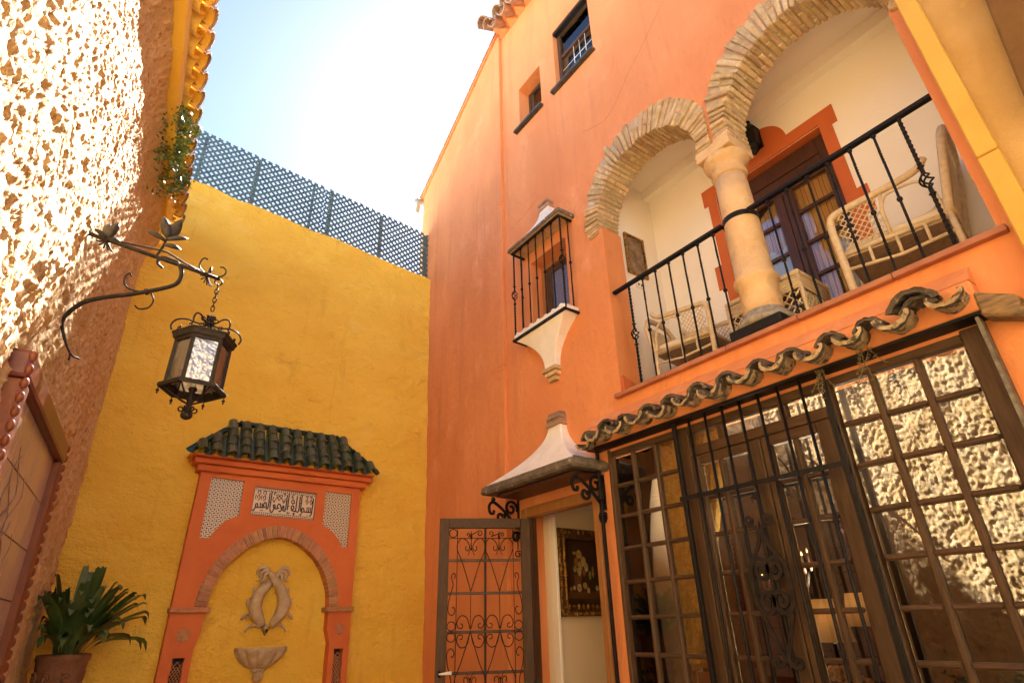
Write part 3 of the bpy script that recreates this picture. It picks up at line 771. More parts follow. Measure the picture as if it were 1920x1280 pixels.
def orn(x, z):
    mb.ball((x, py - 0.05, z), (r2.uniform(0.010, 0.02), 0.012, r2.uniform(0.012, 0.024)), 7, 5)
for i in range(26):
    orn(X0 + 0.022 + r2.uniform(-.006, .006), Z0 + 0.02 + i * 0.0285); orn(X0 + 0.078, Z0 + 0.02 + i * 0.0285)
    orn(X0 + 0.02 + i * 0.0277, Z0 + 0.02)
    if i % 2: orn(X0 + 0.02 + i * 0.0277, Z0 + 0.078); orn(X0 + 0.02 + i * 0.0277, Z1 - 0.03)
tag(mb.build('carving', M['gilt'], pic), kind='stuff')
fruit_cols = [(0.42, 0.30, 0.10), (0.50, 0.36, 0.16), (0.30, 0.13, 0.05), (0.35, 0.32, 0.14), (0.55, 0.42, 0.24)]
fm = [mat('painted_fruit', c, 0.5, tuple(x * 0.45 for x in c), 30) for c in fruit_cols]
fr = [(3.78, 2.08, .035, .04), (3.83, 2.02, .03, .045), (3.74, 2.01, .026, .04), (3.79, 1.98, .028, .042), (3.86, 1.97, .026, .04), (3.72, 1.95, .02, .03), (3.77, 1.93, .025, .04), (3.83, 1.92, .02, .03), (3.90, 1.90, .016, .04), (3.76, 1.79, .028, .034), (3.83, 1.81, .026, .03), (3.87, 1.77, .018, .026), (3.66, 1.78, .018, .02), (3.70, 1.79, .016, .02), (3.98, 1.79, .02, .024), (3.94, 1.93, .014, .05), (3.72, 2.09, .02, .014)]
for i, (x, z, a, b) in enumerate(fr):
    MB().prism([(x + a * math.cos(2 * PI * k / 12), py - 0.0005 - i * 0.0001, z + b * math.sin(2 * PI * k / 12)) for k in range(12)], (0, -0.002, 0)).build('painted_fruit', fm[i % 5], pic)
MB().prism([(3.70, py - 0.0002, 1.90), (3.80, py - 0.0002, 1.90), (3.785, py - 0.0002, 1.80), (3.715, py - 0.0002, 1.80)], (0, -0.0015, 0)).build('painted_basket', mat('painted_brown', (0.12, 0.06, 0.025), 0.5), pic)
MB().prism([(3.62, py - 0.0001, 1.76), (4.1, py - 0.0001, 1.76), (4.1, py - 0.0001, 1.70), (3.62, py - 0.0001, 1.70)], (0, -0.001, 0)).build('painted_table', mat('painted_umber', (0.09, 0.045, 0.02), 0.5), pic)

# open leaf, hinged at the left post
leaf = link('door_leaf', None, house)
HX, HY = 3.175, 4.20
LD = Vector((2.478 - 3.18, 4.545 - 4.1766, 0)).normalized(); LN = Vector((LD.y, -LD.x, 0))   # along the leaf from the hinge; out of its seen face
if LN.y > 0: LN = -LN
def LP(u, z, d=0.0): p = Vector((HX, HY, 0)) + LD * u + LN * d; return Vector((p.x, p.y, z))
def lbox(name, m, u0, u1, z0, z1, d0, d1, bev=0.004, par=None):
    mb = MB(); mb.hexa([LP(u0, z0, d0), LP(u1, z0, d0), LP(u1, z0, d1), LP(u0, z0, d1), LP(u0, z1, d0), LP(u1, z1, d0), LP(u1, z1, d1), LP(u0, z1, d1)])
    return mb.build(name, m, par or leaf, bev)
LWd = 0.80; zt = 2.354
lbox('stile', M['wood'], 0.0, 0.085, 0.06, zt, -0.02, 0.02); lbox('stile', M['wood'], LWd - 0.085, LWd, 0.06, zt, -0.02, 0.02)
lbox('rail', M['wood_h'], 0.0855, LWd - 0.0855, zt - 0.085, zt, -0.0195, 0.0195); lbox('rail', M['wood_h'], 0.0855, LWd - 0.0855, 0.06, 0.35, -0.0195, 0.0195)
lbox('muntin', M['wood_dark'], 0.387, 0.407, 0.35, zt - 0.085, -0.016, 0.0)
for z in (2.005, 1.745, 1.455, 1.165, 0.875, 0.6): lbox('muntin', M['wood_dark'], 0.086, LWd - 0.086, z - 0.011, z + 0.011, -0.015, 0.001)
def ltube(pts, r=0.0042, name='scroll'): return MB().tube([LP(u, z, 0.012) for u, z in pts], r, 5).build(name, M['iron'], leaf)
umid = 0.40; uA, uB = 0.155, 0.642
for u in (uA, uB, umid): ltube([(u, 0.36), (u, 2.265)], 0.0035, 'iron_rod')
for z in (2.185, 1.075): ltube([(0.087, z), (0.713, z)], 0.0035, 'iron_rod')
for c in (0.12, 0.68): ltube(arc(c, 2.227, 0.034, 0, 360, 20)); ltube(arc(c, 1.50, 0.034, 0, 360, 20)); ltube(arc(c, 1.42, 0.034, 0, 360, 20))
def S(u0, z0, u1, z1, r0, r1, s=1):
    """S scroll between two spirals"""
    a = [(u0 + x, z0 + y) for x, y in spiral(r0 * 0.25, r0, 90 * s + 360 * s, 90 * s, 18)]
    b = [(u1 + x, z1 + y) for x, y in spiral(r1, r1 * 0.25, -90 * s, -90 * s - 360 * s, 18)]
    ltube(a + b)
for sgn in (1, -1):
    for c0 in (umid + sgn * 0.06,):
        S(umid + sgn * 0.05, 2.225, umid + sgn * 0.15, 2.215, 0.026, 0.018, sgn)
for base in (1.60, 0.66):
    pass
def heart(c, z, up=1, w=0.125, h=0.42):
    for s in (1, -1):
        p = smooth_path([(c, z), (c + s * w * 0.55, z + up * h * 0.5), (c + s * w * 0.98, z + up * h * 0.82), (c + s * w * 0.75, z + up * h), (c + s * w * 0.36, z + up * h * 0.98), (c + s * w * 0.12, z + up * h * 0.86), (c + s * w * 0.2, z + up * h * 0.77), (c + s * w * 0.38, z + up * h * 0.79), (c + s * w * 0.36, z + up * h * 0.86)], 5)
        ltube([(u, q) for u, q in p])
    q = z + up * h * 0.80
    for s in (1, -1): ltube(smooth_path([(c, q + up * 0.07), (c + s * 0.006, q), (c + s * 0.03, q - up * 0.05)], 5), 0.003)
    MB().loft([[LP(c + du, zz_, d) for du, d in ((-w_, 0.012), (0, 0.017), (w_, 0.012), (0, 0.007))] for zz_, w_ in ((q + up * 0.065, 0.001), (q + up * 0.10, 0.010), (q + up * 0.15, 0.001))], smooth=False).build('spearhead', M['iron'], leaf)
    MB().ball(LP(c, q, 0.012), 0.010, 8, 6).build('collar', M['iron'], leaf)
for c in (0.278, 0.522):
    heart(c, 1.76, 1); heart(c, 1.46, -1)
    for s in (1, -1):
        for e in (1, -1):
            p = smooth_path([(c + s * 0.005, 1.46 + e * 0.02 + 0.0), (c + s * 0.03, 1.46 + e * 0.10), (c + s * 0.08, 1.46 + e * 0.115), (c + s * 0.112, 1.46 + e * 0.07), (c + s * 0.10, 1.46 + e * 0.03), (c + s * 0.07, 1.46 + e * 0.025), (c + s * 0.065, 1.46 + e * 0.05), (c + s * 0.085, 1.46 + e * 0.058)], 4)
            ltube(p)
    ltube([(c, 1.46), (c, 1.76)], 0.003)
for s, c in ((1, 0.155), (-1, 0.642)):
    for e in (1, -1):
        zc = 1.46 + e * 0.18
        p = smooth_path([(c - s * 0.02, zc + e * 0.22), (c - s * 0.012, zc + e * 0.25), (c - s * 0.03, zc + e * 0.262), (c - s * 0.045, zc + e * 0.23), (c - s * 0.03, zc + e * 0.17), (c - s * 0.062, zc + e * 0.05), (c - s * 0.066, zc - e * 0.03), (c - s * 0.035, zc - e * 0.06), (c - s * 0.01, zc - e * 0.03), (c - s * 0.02, zc + e * 0.0), (c - s * 0.035, zc - e * 0.005)], 5)
        ltube(p)
hd = link('handle', None, leaf)
MB().ball(LP(0.765, 1.165, 0.024), (0.014, 0.014, 0.024), 10, 8).build('rose', M['iron'], hd)
MB().tube([LP(0.765, 1.165, 0.02), LP(0.765, 1.167, 0.05), LP(0.75, 1.168, 0.058), LP(0.70, 1.172, 0.06), LP(0.67, 1.172, 0.058)], [0.006, 0.006, 0.007, 0.012, 0.013], 8).build('lever', M['whitewash'], hd)
# small iron lantern bracket hook behind the leaf
ltube([(0.11, 2.18), (0.11, 2.09)], 0.006, 'hook'); ltube([(0.11 + x, 2.05 + y) for x, y in spiral(0.01, 0.03, 90, 90 + 400, 18)], 0.006, 'hook')

# ------------------------------------------------------------------ fascia and tile eave over the glazed doors
ev = link('tile_eave', None, house)
mb = MB(); mb.box((3.095, 0.575, 2.752), (3.199, 3.30, 2.92)); mb.build('fascia', M['orange'], ev, 0.01)
mb = MB(); mb.prism([(3.199, 0.575, 2.9205), (3.10, 0.575, 2.9205), (3.199, 0.575, 3.03)], (0, 2.72, 0)); mb.build('mortar_slope', M['orange'], ev)
MB().box((3.088, 0.58, 2.735), (3.215, 3.28, 2.751)).build('iron_lintel', M['iron'], ev)
def half_tile(r0, r1, L, th, up, n=11, name='tile', seed=0):
    """tapered half-round tile along -x from the origin (tip at x=-L); up=+1 is a hump, -1 a channel"""
    mb = MB(); rows = []
    for q in range(7):
        x = -L * q / 6; r = r0 + (r1 - r0) * q / 6
        o_ = []; i_ = []
        for k in range(n + 1):
            a = PI * (0.04 + 0.92 * k / n)
            wob = 1 + 0.16 * noise.noise(Vector((x * 16 + seed, math.cos(a) * 2.2, math.sin(a) * 2.2)))
            xx = x - (0.02 * noise.noise(Vector((k * .9, seed, 3))) if q == 6 else 0)
            o_.append((xx, r * wob * math.cos(a), up * r * wob * math.sin(a)))
            t2 = th * (1 + 0.5 * noise.noise(Vector((x * 20, k * .7, seed + 9))))
            i_.append((xx, (r * wob - t2) * math.cos(a), up * (r * wob - t2) * math.sin(a)))
        rows.append(o_ + i_[::-1])
    mb.loft(rows, smooth=False)
    me = mb.mesh(name, None)
    me.materials.append(M['dark_tile']); me.materials.append(M['tile_under'])
    return me
humps = [half_tile(0.060, 0.076, 0.20, 0.021, 1, seed=q * 7) for q in range(4)]
chans = [half_tile(0.066, 0.080, 0.22, 0.021, -1, name='channel_tile', seed=q * 5 + 2) for q in range(4)]
for p in [f for c_ in chans for f in c_.polygons]:
    c = p.center
    if p.normal.z < -0.15 or abs(p.normal.x) > 0.8: p.material_index = 1 if (p.normal.z < -0.15 and c.x > -0.19) or abs(p.normal.x) > 0.8 else 0
uy = [3.045, 2.835, 2.63, 2.415, 2.19, 1.97, 1.745, 1.535, 1.322, 1.118, 0.895, 0.668]
for i, y in enumerate(uy):
    m4 = Matrix.Translation((3.15, y, 2.845 + rnd.uniform(-.006, .006))) @ Matrix.Rotation(rad(-5 + rnd.uniform(-4, 4)), 4, 'Y') @ Matrix.Rotation(rad(rnd.uniform(-4, 4)), 4, 'Z') @ Matrix.Diagonal((1, 1.0 + rnd.uniform(-.05, .1), 1 + rnd.uniform(-.05, .15), 1))
    link('channel_tile', rnd.choice(chans), ev, m4)
    yn = (y + (uy[i + 1] if i + 1 < len(uy) else y - 0.22)) / 2
    if i == 0:
        link('cover_tile', rnd.choice(humps), ev, Matrix.Translation((3.17, 3.155, 2.815)) @ Matrix.Rotation(rad(-12), 4, 'Y') @ Matrix.Rotation(rad(6), 4, 'Z'))
        link('channel_tile', rnd.choice(chans), ev, Matrix.Translation((3.17, 3.25, 2.81)) @ Matrix.Rotation(rad(-10), 4, 'Y') @ Matrix.Rotation(rad(14), 4, 'Z') @ Matrix.Diagonal((1, .8, .8, 1)))
    if i < len(uy) - 1:
        link('cover_tile', rnd.choice(humps), ev, Matrix.Translation((3.165, yn, 2.835 + rnd.uniform(-.006, .01))) @ Matrix.Rotation(rad(-7 + rnd.uniform(-4, 4)), 4, 'Y') @ Matrix.Rotation(rad(rnd.uniform(-5, 5)), 4, 'Z') @ Matrix.Diagonal((1.0, 1.0 + rnd.uniform(-.04, .1), 0.9, 1)))
link('cover_tile', rnd.choice(humps), ev, Matrix.Translation((3.16, 0.79, 2.875)) @ Matrix.Rotation(rad(-14), 4, 'Y') @ Matrix.Diagonal((1.05, 1.5, 1.25, 1)))
mb = lump((3.14, 0.505, 2.77), (0.06, 0.075, 0.055), 0.012, 10, 8); 
MB().hexa([(3.08, 0.585, 2.72), (3.08, 0.44, 2.655), (3.198, 0.44, 2.655), (3.198, 0.585, 2.72), (3.09, 0.585, 2.85), (3.09, 0.44, 2.765), (3.198, 0.44, 2.785), (3.198, 0.585, 2.87)]).build('beam_end', mat('weathered_beam_end', (0.36, 0.22, 0.08), 0.8, (0.12, 0.085, 0.05), 9, bump=((20, 0.01),), stretch=(6, 1, 6)), ev, 0.01)

# ------------------------------------------------------------------ glazed front
gf = link('glazed_front', None, house)
GX = 3.205
def gbox(name, m, y0, y1, z0, z1, x0=0.0, x1=0.06, bev=0.005): return part_box(name, gf, m, y0, y1, z0, z1, GX + x0, GX + x1, bev)
rows = [2.669, 2.441, 2.213, 1.985, 1.757, 1.529, 1.301, 1.073, 0.845]
gbox('post', M['wood'], 3.13, 3.16, 0.19, 2.73, -0.015); gbox('post', M['wood'], 2.385, 2.475, 0.19, 2.73)
gbox('post', M['wood'], 1.375, 1.42, 0.19, 2.73); gbox('post', M['wood'], 0.625, 0.715, 0.19, 2.73, -0.012)
gbox('head_rail', M['wood_h'], 2.476, 3.129, 2.672, 2.73); gbox('head_rail', M['wood_h'], 0.716, 1.374, 2.672, 2.73); gbox('head_rail', M['wood_h'], 1.421, 2.384, 2.662, 2.73)
def grid(y0, y1, cols, rws, panes=True):
    for c in cols: gbox('mullion', M['wood'], c - 0.015, c + 0.015, rws[-1], rws[0], 0.0, 0.045, 0.008)
    ce = [y0] + list(cols) + [y1]
    for z in rws[1:]:
        for a, b in zip(ce, ce[1:]):
            lo, hi = min(a, b) + 0.014, max(a, b) - 0.014
            gbox('glazing_bar', M['wood_h'], lo, hi, z - 0.014, z + 0.014, 0.004, 0.043, 0.009)
    for za, zb in zip(rws, rws[1:]):
        for a, b in zip(ce, ce[1:]):
            y0_, y1_, z0_, z1_ = min(a, b) + 0.012, max(a, b) - 0.012, zb + 0.012, za - 0.012
            q = [GX + 0.028 + rnd.uniform(-.0011, .0011) for _ in range(3)]; q.append(q[0] + q[2] - q[1])
            MB().hexa([(q[0], y0_, z0_), (q[1], y1_, z0_), (q[1] + .003, y1_, z0_), (q[0] + .003, y0_, z0_), (q[3], y0_, z1_), (q[2], y1_, z1_), (q[2] + .003, y1_, z1_), (q[3] + .003, y0_, z1_)]).build('pane', M['pane'], gf)
grid(3.13, 2.475, (2.915, 2.694), rows)
grid(1.375, 0.715, (1.155, 0.93), rows)
gbox('kick_panel', M['wood'], 2.476, 3.129, 0.19, 0.845); gbox('kick_panel', M['wood'], 0.716, 1.374, 0.19, 0.845)
# transom lights and the two doors in the middle
gbox('transom', M['wood_h'], 1.421, 2.384, 2.50, 2.565, -0.004)
for c in (2.125, 1.68): gbox('mullion', M['wood'], c - 0.022, c + 0.022, 2.566, 2.66)
for a, b in ((2.384, 2.147), (2.103, 1.702), (1.658, 1.421)): gbox('pane', M['pane'], b, a, 2.566, 2.661, 0.028, 0.031, 0)
for y0, y1, mc in ((2.38, 1.868, 2.165), (1.862, 1.425, 1.648)):
    gbox('door_stile', M['wood'], y0 - 0.055, y0, 0.19, 2.498, 0.004); gbox('door_stile', M['wood'], y1, y1 + 0.085, 0.19, 2.498, 0.004)
    gbox('door_rail', M['wood_h'], y1 + 0.0855, y0 - 0.0555, 2.437, 2.498, 0.005)
    grid(y0 - 0.055, y1 + 0.085, (mc,), [2.437, 2.213, 1.985, 1.757, 1.529, 1.301, 1.073, 0.845])
    gbox('kick_panel', M['wood'], y1 + 0.0855, y0 - 0.0555, 0.19, 0.845, 0.005)
mb = MB(); mb.hexa([(3.10, 0.60, 0), (3.10, 0.615, 0), (3.16, 0.615, 0), (3.16, 0.60, 0), (3.10, 0.60, 2.73), (3.10, 0.615, 2.73), (3.16, 0.615, 2.73), (3.16, 0.60, 2.73)])
mb.build('grey_edge_strip', mat('flaking_grey_green_paint', (0.22, 0.21, 0.16), 0.8, (0.10, 0.09, 0.07), 20, bump=((50, 0.004),)), gf)
MB().box((3.161, 0.603, 0), (3.199, 0.612, 2.73)).build('return_board', M['wood_dark'], gf)

# iron grille in front of the middle doors
gr = link('iron_grille', None, house)
for y in (2.301, 2.168, 2.034, 1.904, 1.772, 1.639, 1.502): MB().tube([(3.135, y, 0.1), (3.135, y, 2.735)], 0.0095, 8).build('bar', M['iron'], gr)
for y in (2.43, 1.372): MB().box((3.12, y - 0.014, 0.0), (3.15, y + 0.014, 2.735)).build('post', M['iron'], gr, 0.003)
MB().box((3.118, 1.36, 2.206), (3.1255, 2.46, 2.234)).build('cross_bar', M['iron'], gr)
for y in (2.301, 2.168, 2.034, 1.904, 1.772, 1.639, 1.502): MB().box((3.113, y - 0.016, 2.203), (3.1178, y + 0.016, 2.237)).build('clip', M['iron'], gr)
def gt(pts, w=0.011, h=0.006): return MB().tube([(3.115, y, z) for y, z in pts], 1, flat=(w, h), up=(1, 0, 0)).build('scroll', M['iron_rust'], gr)
M['iron_rust'] = mat('rust_brown_iron', (0.016, 0.012, 0.010), 0.5, (0.028, 0.021, 0.017), 25, bump=((80, 0.002),), spec=0.15)
yc = 1.928
for s in (1, -1):
    C = lambda pts: [(yc + s * a, b) for a, b in pts]
    gt(C([(0.052, 1.708 + 0.0)] and smooth_path([(0.05, 1.745), (0.038, 1.735), (0.03, 1.75), (0.038, 1.775), (0.062, 1.775), (0.075, 1.745), (0.062, 1.712), (0.03, 1.70), (0.008, 1.72), (0.004, 1.76), (0.03, 1.80), (0.075, 1.80), (0.105, 1.755), (0.112, 1.66), (0.105, 1.575), (0.075, 1.53), (0.03, 1.53), (0.004, 1.57), (0.008, 1.615), (0.035, 1.635), (0.065, 1.62), (0.075, 1.59), (0.06, 1.565), (0.038, 1.565), (0.035, 1.59), (0.048, 1.598)], 5)), 0.012, 0.007)
    gt(C(smooth_path([(0.058, 2.005), (0.045, 2.0), (0.042, 2.02), (0.06, 2.032), (0.078, 2.012), (0.066, 1.985), (0.03, 1.975), (0.012, 1.95), (0.03, 1.88), (0.085, 1.80)], 5)), 0.011, 0.006)
    gt(C(smooth_path([(0.09, 1.53), (0.05, 1.42), (0.014, 1.32), (0.024, 1.285), (0.06, 1.27), (0.08, 1.29), (0.066, 1.31), (0.05, 1.30), (0.055, 1.288)], 5)), 0.011, 0.006)
MB().tube([(3.115, yc, 1.27), (3.115, yc, 2.0)], 0.006, 6).build('bar', M['iron_rust'], gr)
MB().box((3.11, 3.193, 0), (3.135, 3.215, 2.735)).build('hinge_post', M['iron'], gr, 0.003)
MB().lathe([(0.02, 2.34), (0.026, 2.36), (0.02, 2.38)], (3.12, 3.204, 0), 10).build('collar', M['iron'], gr)

# room behind the glazed front
rm = link('sitting_room', None, house)
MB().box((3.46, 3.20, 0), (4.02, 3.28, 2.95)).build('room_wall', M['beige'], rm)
MB().box((4.021, 3.20, 0), (5.59, 3.28, 2.95)).build('room_wall', M['room_dim'], rm)  # deeper stretch of the same wall, darkened by colour to look unlit
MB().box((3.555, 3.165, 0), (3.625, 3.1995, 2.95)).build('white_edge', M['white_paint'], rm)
MB().box((3.626, 3.18, 2.62), (5.5, 3.1995, 2.70)).build('picture_rail', M['room_dim'], rm)
MB().box((5.50, 0.30, 0), (5.59, 3.199, 2.95)).build('room_wall', M['room_dim'], rm)
MB().box((3.445, 0.22, 0), (5.59, 0.299, 2.95)).build('room_wall', M['room_dim'], rm)
MB().box((3.445, 0.30, 2.86), (5.499, 3.199, 2.94)).build('room_ceiling', M['room_dim'], rm)
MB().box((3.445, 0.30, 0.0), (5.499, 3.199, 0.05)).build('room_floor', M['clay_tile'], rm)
part_box('inner_frame', rm, M['wood'], 3.150, 3.1995, 0.05, 2.85, 3.445, 3.554)
M['gold_damask'] = mat('gold_damask_curtain', (0.74, 0.47, 0.10), 0.75, (0.58, 0.34, 0.06), 34, mixlo=0.47, mixhi=0.53)
cu2 = thing('gold_curtain', 'gold damask curtain tied back inside the glazed front', 'curtain', (3.55, 2.6, 1.2))
def swag():
    vs = []; fs = []; n = 70; R_ = 26
    for j in range(R_ + 1):
        t = j / R_; z = 2.82 - 1.57 * t
        for i in range(n + 1):
            u = i / n
            yl = 2.88 - 0.05 * t; yr = 2.18 + 0.56 * min(1, (t * 1.05)) ** 1.25
            y = yl + (yr - yl) * u
            x = 3.40 + 0.030 * math.sin(u * 9 * 2 * PI + t * 2.5) * (0.5 + 0.7 * t) + 0.06 * t
            vs.append((x, y, z + 0.05 * u * (1 - t)))
    for j in range(R_):
        for i in range(n):
            a = j * (n + 1) + i; fs.append((a, a + 1, a + n + 2, a + n + 1))
    mb = MB(); mb.add(vs, fs, True); return mb
swag().build('cloth', M['gold_damask'], cu2, fix=False)
M['shade'] = translucent('pale_silk_lampshade', (0.80, 0.62, 0.36), 0.025)
def table_lamp(x, y, z, s, label):
    t = thing('table_lamp', label, 'lamp', (x, y, 0.75), 'table lamps in the dark room')
    ld = bpy.data.lights.new('lamp_light', 'POINT'); ld.energy = 13 * s; ld.color = (1.0, 0.84, 0.62); ld.shadow_soft_size = 0.04
    lo = bpy.data.objects.new('lamp_light', ld); COL.objects.link(lo); lo.parent = t; lo.location = (0, 0, z + 0.20 * s - 0.75)
    mb = MB(); mb.lathe([(0.132 * s, z), (0.082 * s, z + 0.26 * s), (0.079 * s, z + 0.26 * s), (0.129 * s, z + 0.001)], (x, y, 0), 20); mb.build('lamp_shade', M['shade'], t)
    MB().lathe([(0.07, 0.75), (0.06, 0.78), (0.02, 0.82), (0.03, 0.95), (0.045, 1.05), (0.015, 1.15), (0.01, z + 0.1)], (x, y, 0), 14).build('lamp_stand', M['iron'], t)
table_lamp(4.0, 2.125, 1.36, 0.95, 'table lamp with large pale tapered shade behind the iron grille')
table_lamp(4.45, 2.14, 1.44, 0.8, 'smaller table lamp partly hidden behind the right grille post')
sb = thing('sideboard', 'dark sideboard under the table lamps inside the room', 'sideboard', (4.2, 2.1, 0.05))
MB().box((3.82, 1.75, 0.70), (4.7, 2.45, 0.748)).build('top', M['wood_dark'], sb, 0.006); MB().box((3.86, 1.8, 0.06), (4.66, 2.4, 0.698)).build('cabinet', M['wood_dark'], sb, 0.006)
dr = thing('dried_flowers', 'cluster of golden dried flowers low behind the iron grille', 'dried flowers', (3.80, 2.05, 1.0))
mb = MB(); r3 = random.Random(3)
for i in range(150):
    a, b, rr = r3.uniform(0, 6.28), r3.uniform(-1.2, 1.4), 0.13
    c = Vector((3.74 + rr * math.cos(b) * math.cos(a) * 0.8, 2.0 + rr * 1.3 * math.cos(b) * math.sin(a), 1.11 + rr * math.sin(b)))
    mb.ball(c, (0.012, 0.022, 0.014), 5, 4)
tag(mb.build('blossoms', mat('dried_gold_petals', (0.55, 0.33, 0.13), 0.8, (0.40, 0.20, 0.07), 30), dr), kind='stuff')
MB().lathe([(0.03, 0.75), (0.05, 0.78), (0.06, 0.9), (0.045, 1.0)], (3.92, 2.05, 0), 14).build('vase', M['room_dim'], dr)
ch = thing('dining_chair', 'wooden chair with rounded back behind the left panes', 'chair', (3.75, 3.02, 0.05))
pts = [(3.80, 2.86, 0.05), (3.80, 2.86, 1.12), (3.80, 2.90, 1.19), (3.80, 3.0, 1.215), (3.80, 3.09, 1.19), (3.80, 3.12, 1.12), (3.80, 3.12, 0.05)]
MB().tube(smooth_path(pts, 4), 1, flat=(0.016, 0.02), up=(1, 0, 0)).build('back_frame', M['wood_honey'], ch)
MB().box((3.795, 2.9, 0.72), (3.81, 3.08, 1.17)).build('back_panel', M['wood_honey'], ch, 0.004); MB().box((3.62, 2.85, 0.45), (3.98, 3.13, 0.50)).build('seat', M['wood_honey'], ch, 0.006)
for x in (3.64, 3.96): 
    for y in (2.87, 3.11): MB().box((x - .015, y - .015, 0.05), (x + .015, y + .015, 0.45)).build('leg', M['wood_honey'], ch)
cd = thing('candelabrum', 'small lit candles glowing in the dark room behind the grille', 'candles', (4.2, 2.25, 0.75))
M['flame'] = mat('candle_flame', (1, 0.6, 0.2), 0.5); _b = M['flame'].node_tree.nodes['Principled BSDF']; _b.inputs['Emission Color'].default_value = (1.0, 0.62, 0.22, 1); _b.inputs['Emission Strength'].default_value = 0.25
for y, z in ((2.318, 1.90), (2.272, 1.915), (2.62, 1.80), (2.66, 1.79)):
    MB().lathe([(0.002, z + 0.03), (0.006, z + 0.012), (0.003, z)], (4.2, y, 0), 8).build('flame', M['flame'], cd)
    MB().tube([(4.2, y, z - 0.001), (4.2, y, z - 0.12)], 0.007, 8).build('candle', M['wood_dark'], cd)
MB().tube([(4.2, 2.45, 0.75), (4.2, 2.45, 1.60)], 0.012, 8).build('stem', M['iron'], cd)
MB().tube(smooth_path([(4.2, 2.295, 1.79), (4.2, 2.36, 1.62), (4.2, 2.45, 1.58), (4.2, 2.56, 1.60), (4.2, 2.64, 1.68)], 5), 0.009, 6).build('arm', M['iron'], cd)

# weeds rooted in the tile gutter
def weed(y, z, label, seed):
    t = thing('weed', label, 'plant', (3.07, y, z)); r = random.Random(seed); mb = MB(); stm = MB()
    for s in range(5):
        p = Vector((3.075, y + r.uniform(-.02, .02), z)); v = Vector((-0.006, r.uniform(-.012, .012), -0.014)); pts = [p.copy()]
        for k in range(7):
            v += Vector((r.uniform(-.004, .004), r.uniform(-.006, .006), r.uniform(-.006, .002))); p = p + v; pts.append(p.copy())
            for q in range(3):
                d = Vector((r.gauss(0, 1), r.gauss(0, 1), r.gauss(0, 1))).normalized(); w = d.orthogonal().normalized(); L = r.uniform(.012, .024)
                mb.add([p, p + d * L * .5 + w * L * .3, p + d * L, p + d * L * .5 - w * L * .3], [(0, 1, 2, 3)])
        stm.tube(pts, 0.0018, 4)
    tag(mb.build('leaves', M['weed'], t, fix=False), kind='stuff'); stm.build('stems', M['weed'], t)
M['weed'] = mat('dry_weed', (0.14, 0.12, 0.05), 0.8, (0.22, 0.17, 0.08), 20)
weed(1.34, 2.73, 'small dry weed hanging from the tile eave above the right grille post', 3)
weed(1.09, 2.76, 'longer dry weed hanging from the tile eave over the right glazed panel', 6)
sp = thing('sprig_plant', 'dark sprig of a low plant in front of the open door leaf', 'plant', (2.55, 4.1, 0)); r = random.Random(2)
MB().lathe([(0.10, 0.0), (0.13, 0.28), (0.14, 0.30), (0.11, 0.29)], (2.5, 3.55, 0), 16).build('pot', M['clay_tile'], sp)
mb = MB(); stm = MB()
for s in range(6):
    p = Vector((2.5, 3.55, 0.28)); v = Vector((r.gauss(0, .006), r.gauss(0, .006), 0.078)); pts = [p.copy()]
    for k in range(12 if s < 2 else 9):
        v += Vector((r.gauss(0, .003), r.gauss(0, .003), -0.001)); p = p + v; pts.append(p.copy())
        for q in range(6):
            d = Vector((r.gauss(0, 1), r.gauss(0, 1), r.gauss(0.6, .5))).normalized(); w = d.orthogonal().normalized(); L = r.uniform(.03, .06)
            mb.add([p, p + d * L * .5 + w * L * .22, p + d * L, p + d * L * .5 - w * L * .22], [(0, 1, 2, 3)])
    stm.tube(pts, 0.003, 4)
M['sprig'] = mat('dark_sprig_leaf', (0.03, 0.04, 0.015), 0.5)
tag(mb.build('leaves', M['sprig'], sp, fix=False), kind='stuff'); stm.build('stems', M['sprig'], sp)
# ================================================================== loggia furnishings
wl = thing('wall_lamp', 'dark iron wall lantern above the balcony door beside the column', 'lamp', (4.09, 1.755, 5.4))
MB().lathe([(0.01, 5.20), (0.035, 5.23), (0.02, 5.26), (0.06, 5.30), (0.075, 5.46), (0.085, 5.47), (0.05, 5.53), (0.02, 5.56), (0.03, 5.59), (0.005, 5.62)], (4.0, 1.755, 0), 6, smooth=False).build('lantern_body', M['iron'], wl)
MB().tube(smooth_path([(4.085, 1.755, 5.40), (4.05, 1.755, 5.60), (4.0, 1.755, 5.63)], 5), 0.012, 6).build('arm', M['iron'], wl)
MB().box((4.075, 1.70, 5.30), (4.086, 1.81, 5.50)).build('wall_plate', M['iron'], wl, 0.004)
pf = thing('picture', 'small framed brown engraving on the left side wall of the balcony', 'picture', (3.74, 3.045, 4.51))
for (x0, x1, z0, z1) in ((3.60, 3.625, 4.52, 5.0), (3.855, 3.88, 4.52, 5.0), (3.6255, 3.8545, 4.52, 4.545), (3.6255, 3.8545, 4.975, 5.0)):
    MB().box((x0, 3.022, z0), (x1, 3.049, z1)).build('frame_side', M['gilt'], pf, 0.004)
MB().box((3.6255, 3.038, 4.5455), (3.8545, 3.042, 4.9745)).build('print', mat('sepia_print', (0.30, 0.21, 0.12), 0.5, (0.12, 0.08, 0.05), 14), pf)
sk = thing('socket', 'white wall socket under the small picture', 'socket', (3.745, 3.045, 4.42))
MB().box((3.69, 3.036, 4.385), (3.80, 3.0495, 4.46)).build('plate', M['white_paint'], sk, 0.004)
for x in (3.725, 3.765): MB().lathe([(0.012, 0), (0.012, 0.002)], (0, 0, 0), 10).build('outlet', M['iron'], sk).matrix_world = Matrix()
for o, x in zip([c for c in sk.children if c.name.startswith('outlet')], (3.725, 3.765)):
    set_world(o, Matrix.Translation((x, 3.0355, 4.422)) @ Matrix.Rotation(rad(90), 4, 'X'))

